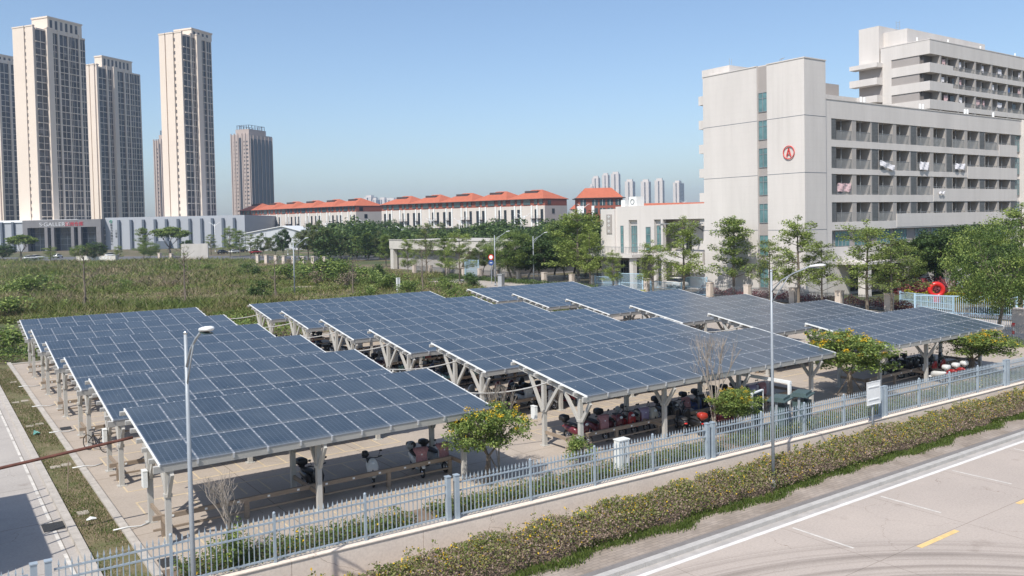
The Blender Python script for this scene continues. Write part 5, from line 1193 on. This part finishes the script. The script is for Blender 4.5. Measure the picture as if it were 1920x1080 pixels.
# laundry (hangs outside the balcony: separate things)
LW=mat('white_cloth',(.72,.70,.72),.9,0,.1,3); LPk=mat('pink_cloth',(.60,.42,.42),.9,0,.35,5)
def cloth(x0,x1,z0,z1,label,m=LW,y=YW-.25,sl=0.):
    q=MB(); n=6; vs=[];fs=[]
    for i in range(n+1):
        for j in range(4):
            vs.append((x0+(x1-x0)*i/n,y+.07*math.sin(i*1.7+j),z1-(z1-z0)*j/3-sl*i/n+.05*math.sin(i*2.3)))
    for i in range(n):
        for j in range(3): fs.append((i*4+j,i*4+j+1,(i+1)*4+j+1,(i+1)*4+j))
    q.add(vs,fs); o=q.build('laundry',m); tag(o,label,'laundry')
    md=o.modifiers.new('solid','SOLIDIFY'); md.thickness=.02
cloth(94.6,97.6,15.1,15.75,'white sheet blowing from the third balcony of the second row',sl=.6)
cloth(103.4,105.4,14.75,15.75,'white sheet hanging from the fifth balcony of the second row')
cloth(112.0,114.4,15.0,15.75,'white sheet draped over the seventh balcony of the second row')
cloth(86.4,88.9,11.95,12.9,'row of pink and white clothes on the first balcony of the third row',LPk,YW+.03)
cloth(108.0,109.2,11.75,12.05,'small white cloth on the solid parapet of the third row')
# ---------------------------------------------------------------- low white wing left of the dormitory
root=b_root('low_wing',(0,0,0),0,'low two-storey ivory wing with tall windows and a corner balcony, left of the dormitory')
YB0,YB1=YF,88.5; H2=11.05
q=MB(); q.box(XA,YB0+.0,9.15,XA+9,YB1,H2); q.box(XA-.25,YB1,0.,XA+5,91.4,10.75)
for a,c in ((YB0,72.6),(77.9,79.7),(80.8,84.3),(85.9,86.9),(87.9,YB1)): pass
q.box(XA+.01,72.6,3.6,XA+.4,79.6,5.0); q.box(XA,84.3,0,XA+.8,81.0,9.15) if False else None
q.box(XA,81.0,4.5,XA+.6,84.2,9.15); q.box(XA,85.9,4.5,XA+.6,88.5,9.15); q.box(XA,79.4,0,XA+.6,79.75,9.15)
q.box(XA+2.8,YB0,0,XA+9,YB1,9.15)
q.box(XA,80.7,0,XA+.6,81.4,4.5); q.box(XA+.6,72.6,0,XA+2.8,72.9,9.15)
q.build('wall',M_['ivory'],root)
q=MB(); q.box(XA+.45,79.75,0,XA+.8,81.0,9.15); q.box(XA+.45,84.2,0,XA+.8,85.9,9.15); q.box(XA+2.5,72.9,0,XA+2.8,79.4,9.15); q.build('recessed_wall',M_['ivory_side'],root)
window(root,79.85,80.9,4.9,8.4,XA+.44,n=2,trans=2); window(root,84.35,85.8,4.7,8.4,XA+.44,n=3,trans=2); window(root,81.6,82.5,5,8.2,XA-.01,n=1,trans=2)
window(root,86.9,87.5,4.6,8.4,XA-.01,n=1,trans=2); window(root,76.6,77.6,5.1,7.4,XA+2.49,n=2,trans=1,glass='glassdark'); window(root,73.2,74.3,4.9,6.9,XA+2.49,n=2,trans=1,glass='glassdark')
window(root,79.85,80.9,.4,4.0,XA+.44,n=2,trans=2,glass='glassdark'); window(root,77.0,78.4,.2,2.9,XA+2.49,n=2,trans=1,glass='glassdark'); window(root,84.4,85.8,.3,3.6,XA+.44,n=3,trans=1,glass='glassdark'); window(root,86.6,88.2,.3,3.6,XA+.61,n=3,trans=1,glass='glassdark')
q=MB(); q.box(XA-2.6,82.6,4.1,XA+.6,91.8,4.55); q.build('balcony_slab',M_['ivory'],root)
q=MB(); q.box(XA-2.5,82.8,5.5,XA-2.45,91.7,5.56)
for y in np.arange(82.8,91.7,.28): q.box(XA-2.5,y,4.55,XA-2.46,y+.04,5.5)
q.box(XA-2.5,82.75,5.5,XA,82.8,5.56)
for x in np.arange(XA-2.4,XA,.28): q.box(x,82.76,4.55,x+.04,82.8,5.5)
q.build('balcony_railing',M_['railgrey'],root)
q=MB(); q.box(XA-2.2,82.8,0,XA-1.5,83.5,4.1); q.build('column',M_['ivory'],root)
q=MB(); q.box(XA-.1,72.4,8.5,XA+.0,80.2,8.62)
for y in np.arange(73.0,80,1.35): q.bar((XA+.0,y,8.5),(XA+2.4,y+.2,7.6),.1,.16)
q.build('pergola',M_['railgrey'],root)
q=MB(); q.box(XA-.36,89.0,7.3,XA-.25,90.1,10.0); q.build('sign_panel',M_['grey_render'],root)
q=MB()
for z in (9.6,9.0,8.4,7.6): q.box(XA-.40,89.3,z,XA-.37,89.8,z+.12); q.box(XA-.40,89.5,z-.15,XA-.37,89.6,z+.25)
q.build('sign_marks',M_['white'],root)
q=MB(); q.box(XA+.6,84.9,H2,XA+2.0,86.4,H2+1.3); q.build('roof_unit',M_['white'],root)
q=MB(); q.box(XA+.6,87.2,H2,XA+1.6,88.0,H2+.9); q.build('roof_unit',M_['white'],root)
q=MB(); q.ring((XA+.58,85.7,H2+.6),(1,0,0),.35,.06,14,5); q.build('fan',M_['railgrey'],root)
q=MB(); q.box(XA+2.0,89.9,H2+.6,XA+2.1,90.0,H2+1.2)
# ---------------------------------------------------------------- dormitory B behind
root=b_root('rear_dormitory',(147,80,0),0,'taller ivory dormitory block behind, with long open galleries at the top right')
HB=39.9; F=3.22
q=MB()
q.box(0,0,HB-2.45,60,9.3,HB); q.box(-.05,-.05,HB,60,9.4,HB+.15)
q.build('wall',M_['ivory'],root)
q=MB(); q.box(.6,1.5,0,59.8,13.6,HB-2.46); q.build('inner_wall',M_['recess_shade'],root)
q=MB(); q.box(.0,7.2,0,1.6,9.3,HB-2.455); q.build('corner_pier',M_['ivory'],root)
for k in range(6):
    z=HB-2.45-F*k
    q=MB(); x1=60; q.box(0,0,z-F,8 if k!=2 else 12,.3,z-1.55); q.box(8 if k!=2 else 12,0,z-F,x1,.3,z-2.3); q.box(0,.3,z-F,.3,7.2,z-1.55); q.box(.31,.31,z-F-.002,59.9,1.49,z-F+.25)
    q.build('gallery_parapet',M_['ivory'],root)
    q=MB(); q.box(.15,2.0,z-1.54,.5,7.19,z-.01); q.build('grey_panel',M_['grey_render'],root)
    for i in range(9):
        xa=3.4+i*6.2
        q=MB(); q.box(xa,.05,z-F+.9,xa+.55,1.5,z); q.build('gallery_pier',M_['balc_wall'],root); q=MB(); q.box(xa+3.1,.4,z-F+.9,xa+3.35,1.5,z); q.build('gallery_pier',M_['balc_wall'],root)
        
        for da,db in ((.9,2.7),(3.6,5.6)): q=MB(); q.box(xa+da,1.44,z-F+.3,xa+db,1.495,z-.3); q.build('gallery_door',M_['balc_dark'],root)
    q=MB()
    for s in np.arange(12.2 if k==2 else 8.2,60,.28): q.box(s,.1,z-2.3,s+.05,.14,z-1.6)
    q.box(8.2,.08,z-1.6,60,.16,z-1.53); q.build('gallery_railing',M_['railgrey'],root)
rs3=random.Random(9)
for k in range(3):
    for i in range(15):
        if rs3.random()<.6:
            x=147+5+i*2.9+rs3.uniform(-.5,.5); z=HB-2.45-F*k-.5; m=rs3.choice([LW,LPk,PAINT['blue'],PAINT['black'],LW])
            q=MB()
            for j in range(rs3.randint(2,5)): xx=x+j*.35; q.box(xx,80.35,z-rs3.uniform(.8,1.3),xx+.27,80.4,z)
            cn={LW.name:'white',LPk.name:'pink',PAINT['blue'].name:'blue',PAINT['black'].name:'dark'}[m.name]
            tag(q.build('laundry',m),f'{cn} clothes in the rear dormitory gallery, {["top","second","third"][k]} row, bay {i+1} from left','laundry','laundry in the rear dormitory galleries')
# stair tower at the left end of B
q=MB(); q.box(0,9.6,0,9,13.7,HB+4.3); q.box(1.5,5,HB+.15,30,9.6,HB+3.1); q.build('stair_tower',M_['ivory'],root)
for k in range(4):
    z=HB-3.0-F*k; q=MB(); q.box(-1.9,8.9,z-.5,0,14.5,z+.75 if k else z+.3); q.build('stair_balcony',M_['ivory'],root)
    q=MB(); q.box(-.03,8.95,z-2.4,0.-.002,13.6,z-.5); q.build('stair_recess',M_['grey_render'],root)
for x,y in ((3,4),(10,2),(22,2),(36,2),(48,2)): q=MB(); q.tube([(x,y,HB),(x,y,HB+1.4)],.14,8); q.build('vent_pipe',M_['white'],root)
q=MB()
for s in (0,.7): q.tube([(2.5,7+s,HB+3),(2.5,7+s,HB+5.0)],.04,4)
for z in np.arange(.3,4.2,.4): q.tube([(2.5,7,HB+z+.8),(2.5,7.7,HB+z+.8)],.03,4)
q.build('roof_ladder',M_['lamp'],root)
# linking block between A and B
root=b_root('link_block',(124,93,0),0,'grey and ivory block glimpsed between the dormitory and the rear dormitory')
q=MB(); q.box(0,0,0,22,12,31.2); q.build('wall',M_['ivory'],root)
for i in range(5): q=MB(); q.box(1+i*4.0,-.05,27.2,4.2+i*4.0,-.001,29.2); q.build('opening',M_['balc_dark'],root)
q=MB(); q.box(6,3,31.2,20,11,34.0); q.build('plant_room',M_['grey_render'],root)
# ---------------------------------------------------------------- concrete building behind the blue gate
root=b_root('concrete_building',(0,0,0),0,'angular pale concrete building with a deep overhanging fascia behind the blue mesh gate')
poly=[(81,117),(81,157),(96,157),(96,117)]
q=MB(); q.prism(poly,0,4.2); q.build('wall',M_['balc_wall'],root)
q=MB(); q.prism([(79.6,115.5),(79.6,157.5),(96.5,157.5),(96.5,115.5)],4.2,6.0); q.prism([(79.5,115.4),(79.5,157.6),(79.9,157.6),(79.9,115.4)],6.0,6.12); q.build('fascia',M_['palewall'],root)
q=MB(); q.add([(80.3,133,0),(80.3,131.6,0),(79.7,128.5,4.2),(79.7,127.0,4.2),(80.9,133,0),(80.9,131.6,0),(80.9,128.5,4.2),(80.9,127.0,4.2)],[(0,1,3,2),(4,6,7,5),(0,2,6,4),(1,5,7,3)]); q.box(79.7,156,0,80.6,157.3,4.2); q.build('slanted_pillar',M_['palewall'],root)
for y in (120.2,123.0): window(root,y,y+1.6,2.6,3.9,80.99,n=1,trans=0,glass='glassdark')
# ---------------------------------------------------------------- warehouse with glazed portal
Pa=atD(-25,395); Pb=atD(459,395); L_=(Pb-Pa).length; ang=math.atan2(Pb.y-Pa.y,Pb.x-Pa.x)
wroot=b_root('warehouse',Pa,ang,'long grey metal-clad warehouse with dark vertical fins and a glazed dark portal')
def wx(x): return (atD(x,395)-Pa).dot((Pb-Pa).normalized())
HWH=15.0
q=MB(); q.box(0,0,0,wx(53),60,HWH-1.5); q.box(wx(198),0,0,L_,60,HWH); q.build('cladding_wall',M_['shed'],wroot)
q=MB(); q.box(0,8,HWH-1.5,wx(130),60,HWH-.3); q.box(-.5,-.5,HWH-1.5,wx(53),.0,HWH-1.3); q.build('roof_edge',M_['lampw'],wroot)
for x in (5,26,224,247,270,292,313,335,357,379,399,419,440): q=MB(); a=wx(x); q.box(a-.5,-1.1,0,a+.5,-.02,HWH-1.2); q.build('fin',M_['shed_dark'],wroot)
a,b_=wx(53),wx(198)
q=MB(); q.box(a,-4.5,10.9,b_,20,14.4); q.box(a,-4.5,0,a+2.2,-2,10.9); q.box(b_-2.2,-4.5,0,b_,-2,10.9)
for x in (96,108,145,158): c=wx(x); q.box(c-.7,-4.5,0,c+.7,-3,10.9)
q.build('portal',M_['stone'],wroot)
q=MB(); q.box(a+.1,-1.5,0,b_-.1,-1.2,10.9); g_=q.build('portal_glass',M_['glassdark'],wroot)
q=MB()
for s in np.arange(a+3,b_-1,3.2): q.box(s,-1.6,0,s+.15,-1.51,10.9)
for z in (2.8,5.5,8.2): q.box(a+.2,-1.6,z,b_-.2,-1.51,z+.12)
q.build('mullion',M_['shed_dark'],g_)
def text(body,size,loc,rot,m,parent=None,name='lettering',align='LEFT',ext=.05,sx=1.):
    cu=bpy.data.curves.new('txt','FONT'); cu.body=body; cu.size=size; cu.extrude=ext; cu.align_x=align
    t=bpy.data.objects.new('txt',cu); COL.objects.link(t); bpy.context.view_layer.update()
    me=bpy.data.meshes.new_from_object(t.evaluated_get(bpy.context.evaluated_depsgraph_get())); bpy.data.objects.remove(t); bpy.data.curves.remove(cu)
    me.name=name; me.materials.clear(); me.materials.append(m); o=link(name,me,parent,loc); o.rotation_euler=rot; o.scale=(sx,1,1); return o
SW=mat('sign_white',(.55,.56,.58),.5,0,.1,1); SR=mat('sign_crimson',(.50,.03,.05),.5,0,.1,1)
text('S·GALLERY',2.5,(wx(84),-4.6,11.5),(math.pi/2,0,0),SW,wroot,sx=1.15)
text('五洲仓库',2.2,(wx(131),-4.6,11.6),(math.pi/2,0,0),SR,wroot)
for i,ch in enumerate('新华汽车博览中心'): text(ch,1.15,(wx(207),-.05,11.0-i*1.25),(math.pi/2,0,0),M_['black'],wroot)
for i,ch in enumerate('二手车'): text(ch,1.15,(wx(215.5),-.05,8.2-i*1.25),(math.pi/2,0,0),M_['black'],wroot)
q=MB(); q.ring((wx(208.5),-.1,13.1),(0,1,0),.55,.18,16,5); q.build('round_emblem',mat('emblem_green',(.02,.22,.12),.5,0,.1,1),wroot)
q=MB(); q.box(wx(297),-2.6,0,wx(320),0,3.6); q.build('side_entrance',M_['shed_dark'],wroot)
# white gabled shed
Pa=atD(460,330); Pb=atD(571,330); L_=(Pb-Pa).length; ang=math.atan2(Pb.y-Pa.y,Pb.x-Pa.x)
root=b_root('white_shed',Pa,ang,'low white metal shed with a shallow gabled roof right of the warehouse'); q=MB()
q.box(0,0,0,L_,26,7.0); q.add([(0,0,7),(L_,0,7),(L_,26,7),(0,26,7),(L_*.62,0,9.4),(L_*.62,26,9.4)],[(0,1,4),(2,3,5)]); q.build('wall',mat('shed_white',(.50,.52,.54),.6,0,.05,.2),root)
q=MB(); q.add([(-.5,-.6,6.95),(L_*.62,-.6,9.5),(L_*.62,26.5,9.5),(-.5,26.5,6.95),(L_+.5,-.6,6.9),(L_+.5,26.5,6.9)],[(0,1,2,3),(1,4,5,2)]); o=q.build('roof',M_['lampw'],root); o.modifiers.new('s','SOLIDIFY').thickness=.25
q=MB()
for z in (2.6,5.0): q.box(.2,-.06,z,L_-.2,-.01,z+.15)
for i in range(1,6): q.box(L_*i/6,-.07,0,L_*i/6+.15,-.01,7)
q.build('cladding_joint',M_['lamp'],root)
# ---------------------------------------------------------------- terrace of orange-roofed houses
def roof_mesh(L_,W_,z0,z1,ov,ridge_in):
    q=MB(); x0,x1,y0,y1=-.15,L_+.15,-ov,W_+ov; ra,rb=ridge_in,L_-ridge_in; ym=W_/2
    q.add([(x0,y0,z0),(x1,y0,z0),(x1,y1,z0),(x0,y1,z0),(ra,ym,z1),(rb,ym,z1)],[(0,1,5,4),(1,2,5),(2,3,4,5),(3,0,4),(0,3,2,1)]); return q
def row_points(xs,D0,D1):
    a,b_=atD(xs[0],D0),atD(xs[-1],D1); out=[]
    for x in xs:
        lo,hi=0.,1.
        for _ in range(40):
            m=(lo+hi)/2; v=a.lerp(b_,m)-Vector((0,0,0)); px=960+FPX*v.dot(rt)/v.dot(fw)
            v=Vector((v.x,v.y,0)); 
            if px<x: lo=m
            else: hi=m
        out.append(a.lerp(b_,lo))
    out[0]=a; out[-1]=b_; return out
ra_=row_points([450,481,514,550,588,628,668],472,402); rb_=row_points([716,770,826,888,953,1022],398,340)
secs=[(ra_[k],0,ra_[k+1],0,k) for k in range(6)]+[(rb_[k],0,rb_[k+1],0,6+k) for k in range(5)]
for xa,da,xb,db,i in secs:
    A,B=xa,xb; L_=(B-A).length; an=math.atan2(B.y-A.y,B.x-A.x)
    end=' at the right end' if i==10 else (' at the left end' if i==0 else '')
    root=b_root('terrace_house',A,an,f'orange hip-roofed terrace house{end}, {i+1} of eleven from the left','building','orange-roofed terrace houses'); W_=16
    q=MB(); q.box(.0,0,0,L_-.02,W_,15.6); q.build('cream_wall',M_['cream'],root)
    q=MB(); q.box(.0,.15,15.6,L_-.02,W_-.15,18.35); q.build('brick_storey',M_['brick'],root)
    q=roof_mesh(L_,W_,18.45,22.4,1.1,L_*.36); q.build('roof',M_['roof'],root)
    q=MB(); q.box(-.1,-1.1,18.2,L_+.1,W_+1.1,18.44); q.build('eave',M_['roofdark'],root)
    q=MB(); q.box(L_*.28,W_/2-3.2,20.8,L_*.62,W_/2-1.2,21.95); q.build('roof_light',M_['roofdark'],root)
    u=L_/14.0
    for (s0,s1,z0,z1,nm_,m) in ((1.2,2.4,8.0,14.2,'window','glassdark'),(3.6,4.6,8.0,14.2,'window','glassdark'),(10.2,11.0,8.0,14.2,'window','glassdark'),(12.4,13.4,8,14.2,'window','glassdark'),(1.0,2.6,16.2,18.3,'window','glass'),(3.6,5.0,16.2,18.3,'window','glass'),(6.0,8.6,16.0,18.3,'window','glass'),(10.0,11.2,16.2,18.3,'window','glass'),(12.0,13.2,16.2,18.3,'window','glass')):
        if nm_=='window': q=MB(); q.box(s0*u,-.06,z0,s1*u,-.005 if z0<15.6 else .14,z1); q.build('window',M_[m],root)
    for s0 in (2.9,9.2,11.3):
        q=MB(); q.box(s0*u,-1.3,10.2,(s0+1.5)*u,-.01,10.5)
        for z in (10.9,11.4): q.box(s0*u,-1.3,z,(s0+1.5)*u,-1.22,z+.08)
        q.build('balcony',M_['roofdark'],root)
    for s0 in (2.55,5.0,9.0,11.1):
        q=MB(); q.box(s0*u,-.45,7.2,(s0+.45)*u,-.01,15.8); q.build('pilaster',M_['white'],root)
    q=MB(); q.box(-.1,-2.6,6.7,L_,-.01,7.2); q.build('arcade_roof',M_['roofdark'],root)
    if i in(5,10):
        for y0,z0,y1,z1 in ((5,12.4,6.8,14.4),(5,8.2,6.8,10.2),(2.0,16,4.2,17.8)): q=MB(); q.box(L_-.02,y0,z0,L_+.05,y1,z1); q.build('window',M_['glassdark'],root)
A=atD(1084,325); B=atD(1168,325); L_=(B-A).length; an=math.atan2(B.y-A.y,B.x-A.x)
root=b_root('brick_house',A,an,'red brick house with a big orange hip roof, behind the lamp and green tree'); W_=14
q=MB(); q.box(0,0,0,L_,W_,17.8); q.build('brick_wall',M_['brick'],root)
roof_mesh(L_,W_,17.9,21.9,1.0,L_*.2).build('roof',M_['roof'],root)
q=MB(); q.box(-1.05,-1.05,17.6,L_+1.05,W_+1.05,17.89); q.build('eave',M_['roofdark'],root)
q=MB(); q.box(-.4,-1,0,2.2,-.01,14.8); q.box(5.2,-1,0,6.2,-.01,14.8); q.build('white_pier',M_['white'],root)
for s in (.12,.38,.55,.72,.9):
    for z in (11.6,14.9):
        q=MB(); q.box(L_*s-1.1,-.05,z,L_*s+1.1,-.005,z+2.3); w_=q.build('window',M_['glass'],root); q=MB(); q.box(L_*s-.06,-.09,z,L_*s+.06,-.051,z+2.3); q.build('mullion',M_['white'],w_)
A=atD(1184,300); B=atD(1345,300); L_=(B-A).length; an=math.atan2(B.y-A.y,B.x-A.x)
root=b_root('terrace_house',A,an,'long orange roof just showing above the low white wing'); q=MB(); q.box(0,0,0,L_,12,12.3); q.build('cream_wall',M_['cream'],root); roof_mesh(L_,12,12.3,15.0,.9,3).build('roof',M_['roof'],root)
A=atD(1071,420); B=atD(1090,420); root=b_root('terrace_house',A,an,'small orange roof between the terrace and the red brick house'); q=MB(); q.box(0,0,0,14,10,15); q.build('cream_wall',M_['cream'],root); roof_mesh(14,10,15,18,.8,3).build('roof',M_['roof'],root)
# ---------------------------------------------------------------- tall towers
def facade(root,face,L_,H,strips,F_=3.26,bandn=2,pre=None):
    """strips: (u0,u1,kind,depth) fractions of the face; face 'R' = along local +x at y=0, 'L' = along local +y at x=0"""
    for u0,u1,kind,dp in strips:
        a,b_=u0*L_,u1*L_; top=H
        def bx(q,a,b_,d0,d1,z0,z1):
            if face=='R': q.box(a,d0,z0,b_,d1,z1)
            else: q.box(d0,a,z0,d1,b_,z1)
        if kind=='w':
            q=MB(); bx(q,a,b_,-dp,.3,0,H+.6); bx(q,a-.2,b_+.2,-dp-.2,.3,H+.6,H+1.2); q.build('pilaster',M_['tower'],root)
        elif kind in('g','G'):
            q=MB(); bx(q,a,b_,-.12,.2,0,H-.8); s_=q.build('window_strip',M_['tower_glass'],root)
            q=MB(); z=H-6.6
            while z>0: bx(q,a,b_,-.55,.21,z,z+.4); z-=F_*bandn
            bx(q,a,b_,-.6,.22,H-.8,H); bx(q,(a+b_)/2-.11,(a+b_)/2+.11,-.3,.21,0,H-.8)
            z=H-6.6-F_
            while z>0: bx(q,a,b_,-.24,.2,z,z+.22); z-=F_*2
            q.build('spandrel',M_['tower'],s_)
        elif kind=='s':   # slot of small windows
            z=H-3.4
            while z>14: q=MB(); bx(q,a,b_,-dp-.06,-dp+.02,z,z+1.7); q.build('small_window',M_['tower_glass'],root); z-=F_
def towerglass():
    m,nt,b=newmat('tower_glass'); N=nt.nodes; L=nt.links; tc=N.new('ShaderNodeTexCoord')
    v=N.new('ShaderNodeTexVoronoi'); v.inputs['Scale'].default_value=.55; v.distance='CHEBYCHEV'; v.inputs['Randomness'].default_value=.35
    mp=N.new('ShaderNodeMapping'); mp.inputs['Scale'].default_value=(1.0,1.0,.6); L.new(tc.outputs['Object'],mp.inputs[0]); L.new(mp.outputs[0],v.inputs[0])
    r=ramp(N,[(0,(.02,.023,.03)),(.35,(.05,.046,.045)),(.6,(.085,.085,.09)),(.8,(.035,.035,.04)),(1,(.18,.17,.165))]); sp_=N.new('ShaderNodeSeparateColor'); L.new(v.outputs['Color'],sp_.inputs[0]); L.new(sp_.outputs[0],r.inputs[0]); L.new(r.outputs[0],b.inputs['Base Color']); b.inputs['Roughness'].default_value=.3
    return m
M_['tower_glass']=towerglass()
def tower(x,D,Lf,Rt,H,crown,label,left,right,ang=33,Fh=3.26):
    p=atD(x,D); root=b_root('residential_tower',p,R(ang),label,'tower')
    q=MB(); q.box(0,0,0,Rt,Lf,H); q.build('wall',M_['tower'],root)
    facade(root,'L',Lf,H,left,Fh); facade(root,'R',Rt,H,right,Fh)
    c0,c1,ch=crown
    q=MB(); q.box(c0*Rt,-.4,H,c1*Rt,.5,H+ch); q.box(c0*Rt,.5,H,c0*Rt+.9,Lf*.75,H+ch); q.box(c1*Rt-.9,.5,H,c1*Rt,Lf*.75,H+ch); q.box(c0*Rt-.3,-.7,H+ch,c1*Rt+.3,1.0,H+ch+.8)
    q.box(c0*Rt-.3,1.0,H+ch,c0*Rt+1.2,Lf*.76,H+ch+.8); q.box(c1*Rt-1.2,1.0,H+ch,c1*Rt+.3,Lf*.76,H+ch+.8); q.build('crown',M_['tower'],root)
    q=MB(); n=int((c1-c0)*Rt/3)
    for i in range(n): a=c0*Rt+1.2+i*((c1-c0)*Rt-2.4)/n; q.box(a,-.46,H+1.2,a+1.4,-.401,H+ch-.8)
    q.build('crown_opening',M_['tower_glass'],root)
    return root
tower(78,410,13.8,29.2,107.5,(.25,.93,6.2),'tallest cream residential tower at the left with a stepped crown',[(0,.36,'w',.7),(.44,1,'w',.7),(.36,.44,'w',.2),(.37,.43,'s',.2)],
    [(.02,.20,'g',0),(.20,.31,'w',1.6),(.32,.43,'g',0),(.43,.46,'w',.9),(.47,.63,'g',0),(.63,.65,'w',.6),(.65,.72,'g',0),(.73,.85,'g',0),(.85,.88,'w',.8),(.88,.99,'g',0)])
tower(189,490,7.1,33.5,104,(.14,.80,6.0),'cream residential tower just right of the tallest one',[(0,.45,'w',.8),(.6,1,'w',.5)],
    [(0,.04,'w',1.2),(.06,.22,'g',0),(.22,.25,'w',1.0),(.26,.34,'g',0),(.35,.43,'w',1.8),(.44,.60,'g',0),(.60,.63,'w',.9),(.64,.72,'g',0),(.72,.74,'w',.6),(.75,.84,'g',0),(.86,.97,'g',0)])
tower(353,425,14.5,20.8,106.5,(.30,1.0,3.4),'slender cream residential tower standing alone in the middle left',[(0,.28,'w',.6),(.36,.68,'w',.8),(.74,1,'w',.6),(.28,.36,'w',.1),(.29,.35,'s',.1)],
    [(.02,.24,'g',0),(.24,.28,'w',.7),(.29,.40,'g',0),(.40,.56,'w',1.8),(.57,.76,'g',0),(.76,.79,'w',.7),(.80,.97,'g',0)])
tower(6,500,27.6,14.6,110,(.0,1.0,3.5),'cream residential tower cut by the left edge of the picture',[(0,.3,'w',.8),(.3,.5,'g',0),(.5,1,'w',.5)],
    [(0,.1,'w',1.),(.12,.5,'g',0),(.5,.58,'w',.9),(.6,.92,'g',0),(.92,1,'w',.8)])
def dark_tower(x,D,Lf,Rt,H,label):
    p=atD(x,D); root=b_root('office_tower',p,R(33),label,'tower','brown office towers with steel crowns')
    q=MB(); q.box(0,0,0,Rt,Lf,H); q.build('wall',M_['tower_brown'],root)
    q=MB(); q.box(.5,-.5,0,Rt-.4,-.01,H-4); s_=q.build('dark_curtain_wall',M_['tower_dark'],root)
    q=MB()
    for u in (.0,.12,.3,.47,.64,.8,.97): q.box(u*Rt,-1.2 if u in(.12,) else -.9,0,u*Rt+.45,-.45,H-1); 
    q.build('pilaster',M_['tower_brown'],root)
    q=MB()
    for u in (.06,.48,.9):
        q.box(-.06,u*Lf-.2*Lf*.45,0,-.01,u*Lf+.2*Lf*.3,H-5) if u==.48 else None
    q.box(-.3,Lf*.42,0,-.01,Lf*.56,H-3); q.build('glazed_strip',M_['tower_dark'],root)
    z=6
    while z<H-5:
        for u in (.14,.28,.68,.82): q=MB(); q.box(-.08,Lf*u-1.0,z,-.01,Lf*u+1.0,z+1.4); q.build('small_window',M_['tower_glass'],root)
        z+=3.5
    q=MB()
    for u in (0,.2,.38,.6,.78,.96): q.box(-.8,Lf*u,0,-.01,Lf*u+.9,H+1)
    q.build('rib',M_['tower_brown'],root)
    q=MB(); r0=[(4,4),(Rt-6,4),(Rt-6,Lf-4),(4,Lf-4)]
    for i in range(4):
        a,b_=r0[i],r0[(i+1)%4]
        for t in np.linspace(0,1,6): q.box(a[0]+(b_[0]-a[0])*t-.2,a[1]+(b_[1]-a[1])*t-.2,H,a[0]+(b_[0]-a[0])*t+.2,a[1]+(b_[1]-a[1])*t+.2,H+9)
        for z in (4.5,8.7): q.bar((a[0],a[1],H+z),(b_[0],b_[1],H+z),.3)
    q.build('steel_crown',M_['shed_dark'],root)
    q=MB(); q.box(3,3,H,Rt-5,Lf-3,H+5); q.build('plant_room',M_['tower_brown'],root)
dark_tower(473,770,21.1,32.2,94,'brown tower with dark glazed side and steel crown, left of the blue sky gap')
dark_tower(318,750,14.7,26,88,'brown tower mostly hidden behind the slender cream tower')
# far towers
far=[(1123,2200,11,11,120,'leftmost of three slim pale towers behind the red brick house'),(1112,2180,5,6,98,'short stub beside the leftmost slim pale tower'),(1141,2200,10,11,127,'middle of three slim pale towers behind the red brick house'),(1161,2200,13,12,130,'rightmost of three slim pale towers behind the red brick house'),
 (1187,2000,13,18,100,'first pale tower from the left above the low white wing'),(1217,2000,13,17,99,'second pale tower from the left above the low white wing'),(1243,2000,13,15,101,'third pale tower from the left above the low white wing'),(1274,2000,10,46,95,'widest pale tower slab beside the dormitory'),
 (697,2500,14,20,92,'hazy pale tower above the gap in the terrace, left'),(706,2500,8,14,84,'hazy grey tower right beside the pale one over the terrace gap'),(722,2600,12,14,88,'hazy tower over the left end of the second terrace part'),(740,2600,20,16,86,'second hazy tower over the left end of the terrace'),(775,2600,16,18,88,'third hazy tower over the terrace roofs'),(1259,2600,8,16,50,'small grey block between the far pale towers'),(1230,2600,6,10,46,'tiny grey block between two far pale towers')]
for x,D,lf,rtt,H,lab in far:
    p=atD(x,D); k=D/1584.0; root=b_root('distant_tower',p,R(33),lab,'tower','pale towers on the horizon')
    Lf,Rt=lf*k*1.15,rtt*k*1.1
    q=MB(); q.box(0,0,0,Rt,Lf,H); q.box(Rt*.15,Lf*.1,H,Rt*.6,Lf*.8,H+5); q.build('wall',M_['tower_far'],root)
    q=MB(); n=max(2,int(Rt/5))
    for i in range(n): a=Rt*(i+.25)/n; q.box(a,-.3,0,a+Rt/n*.55,-.02,H-2)
    q.build('window_strip',M_['tower_glass'],root)
    q=MB(); z=3
    while z<H-2: q.box(0,-.5,z,Rt,-.31,z+1.3); z+=3.3
    q.build('floor_bands',M_['tower_far'],root)
    q=MB(); q.box(-.3,Lf*.4,0,-.02,Lf*.55,H-2); q.build('side_windows',M_['tower_glass'],root)
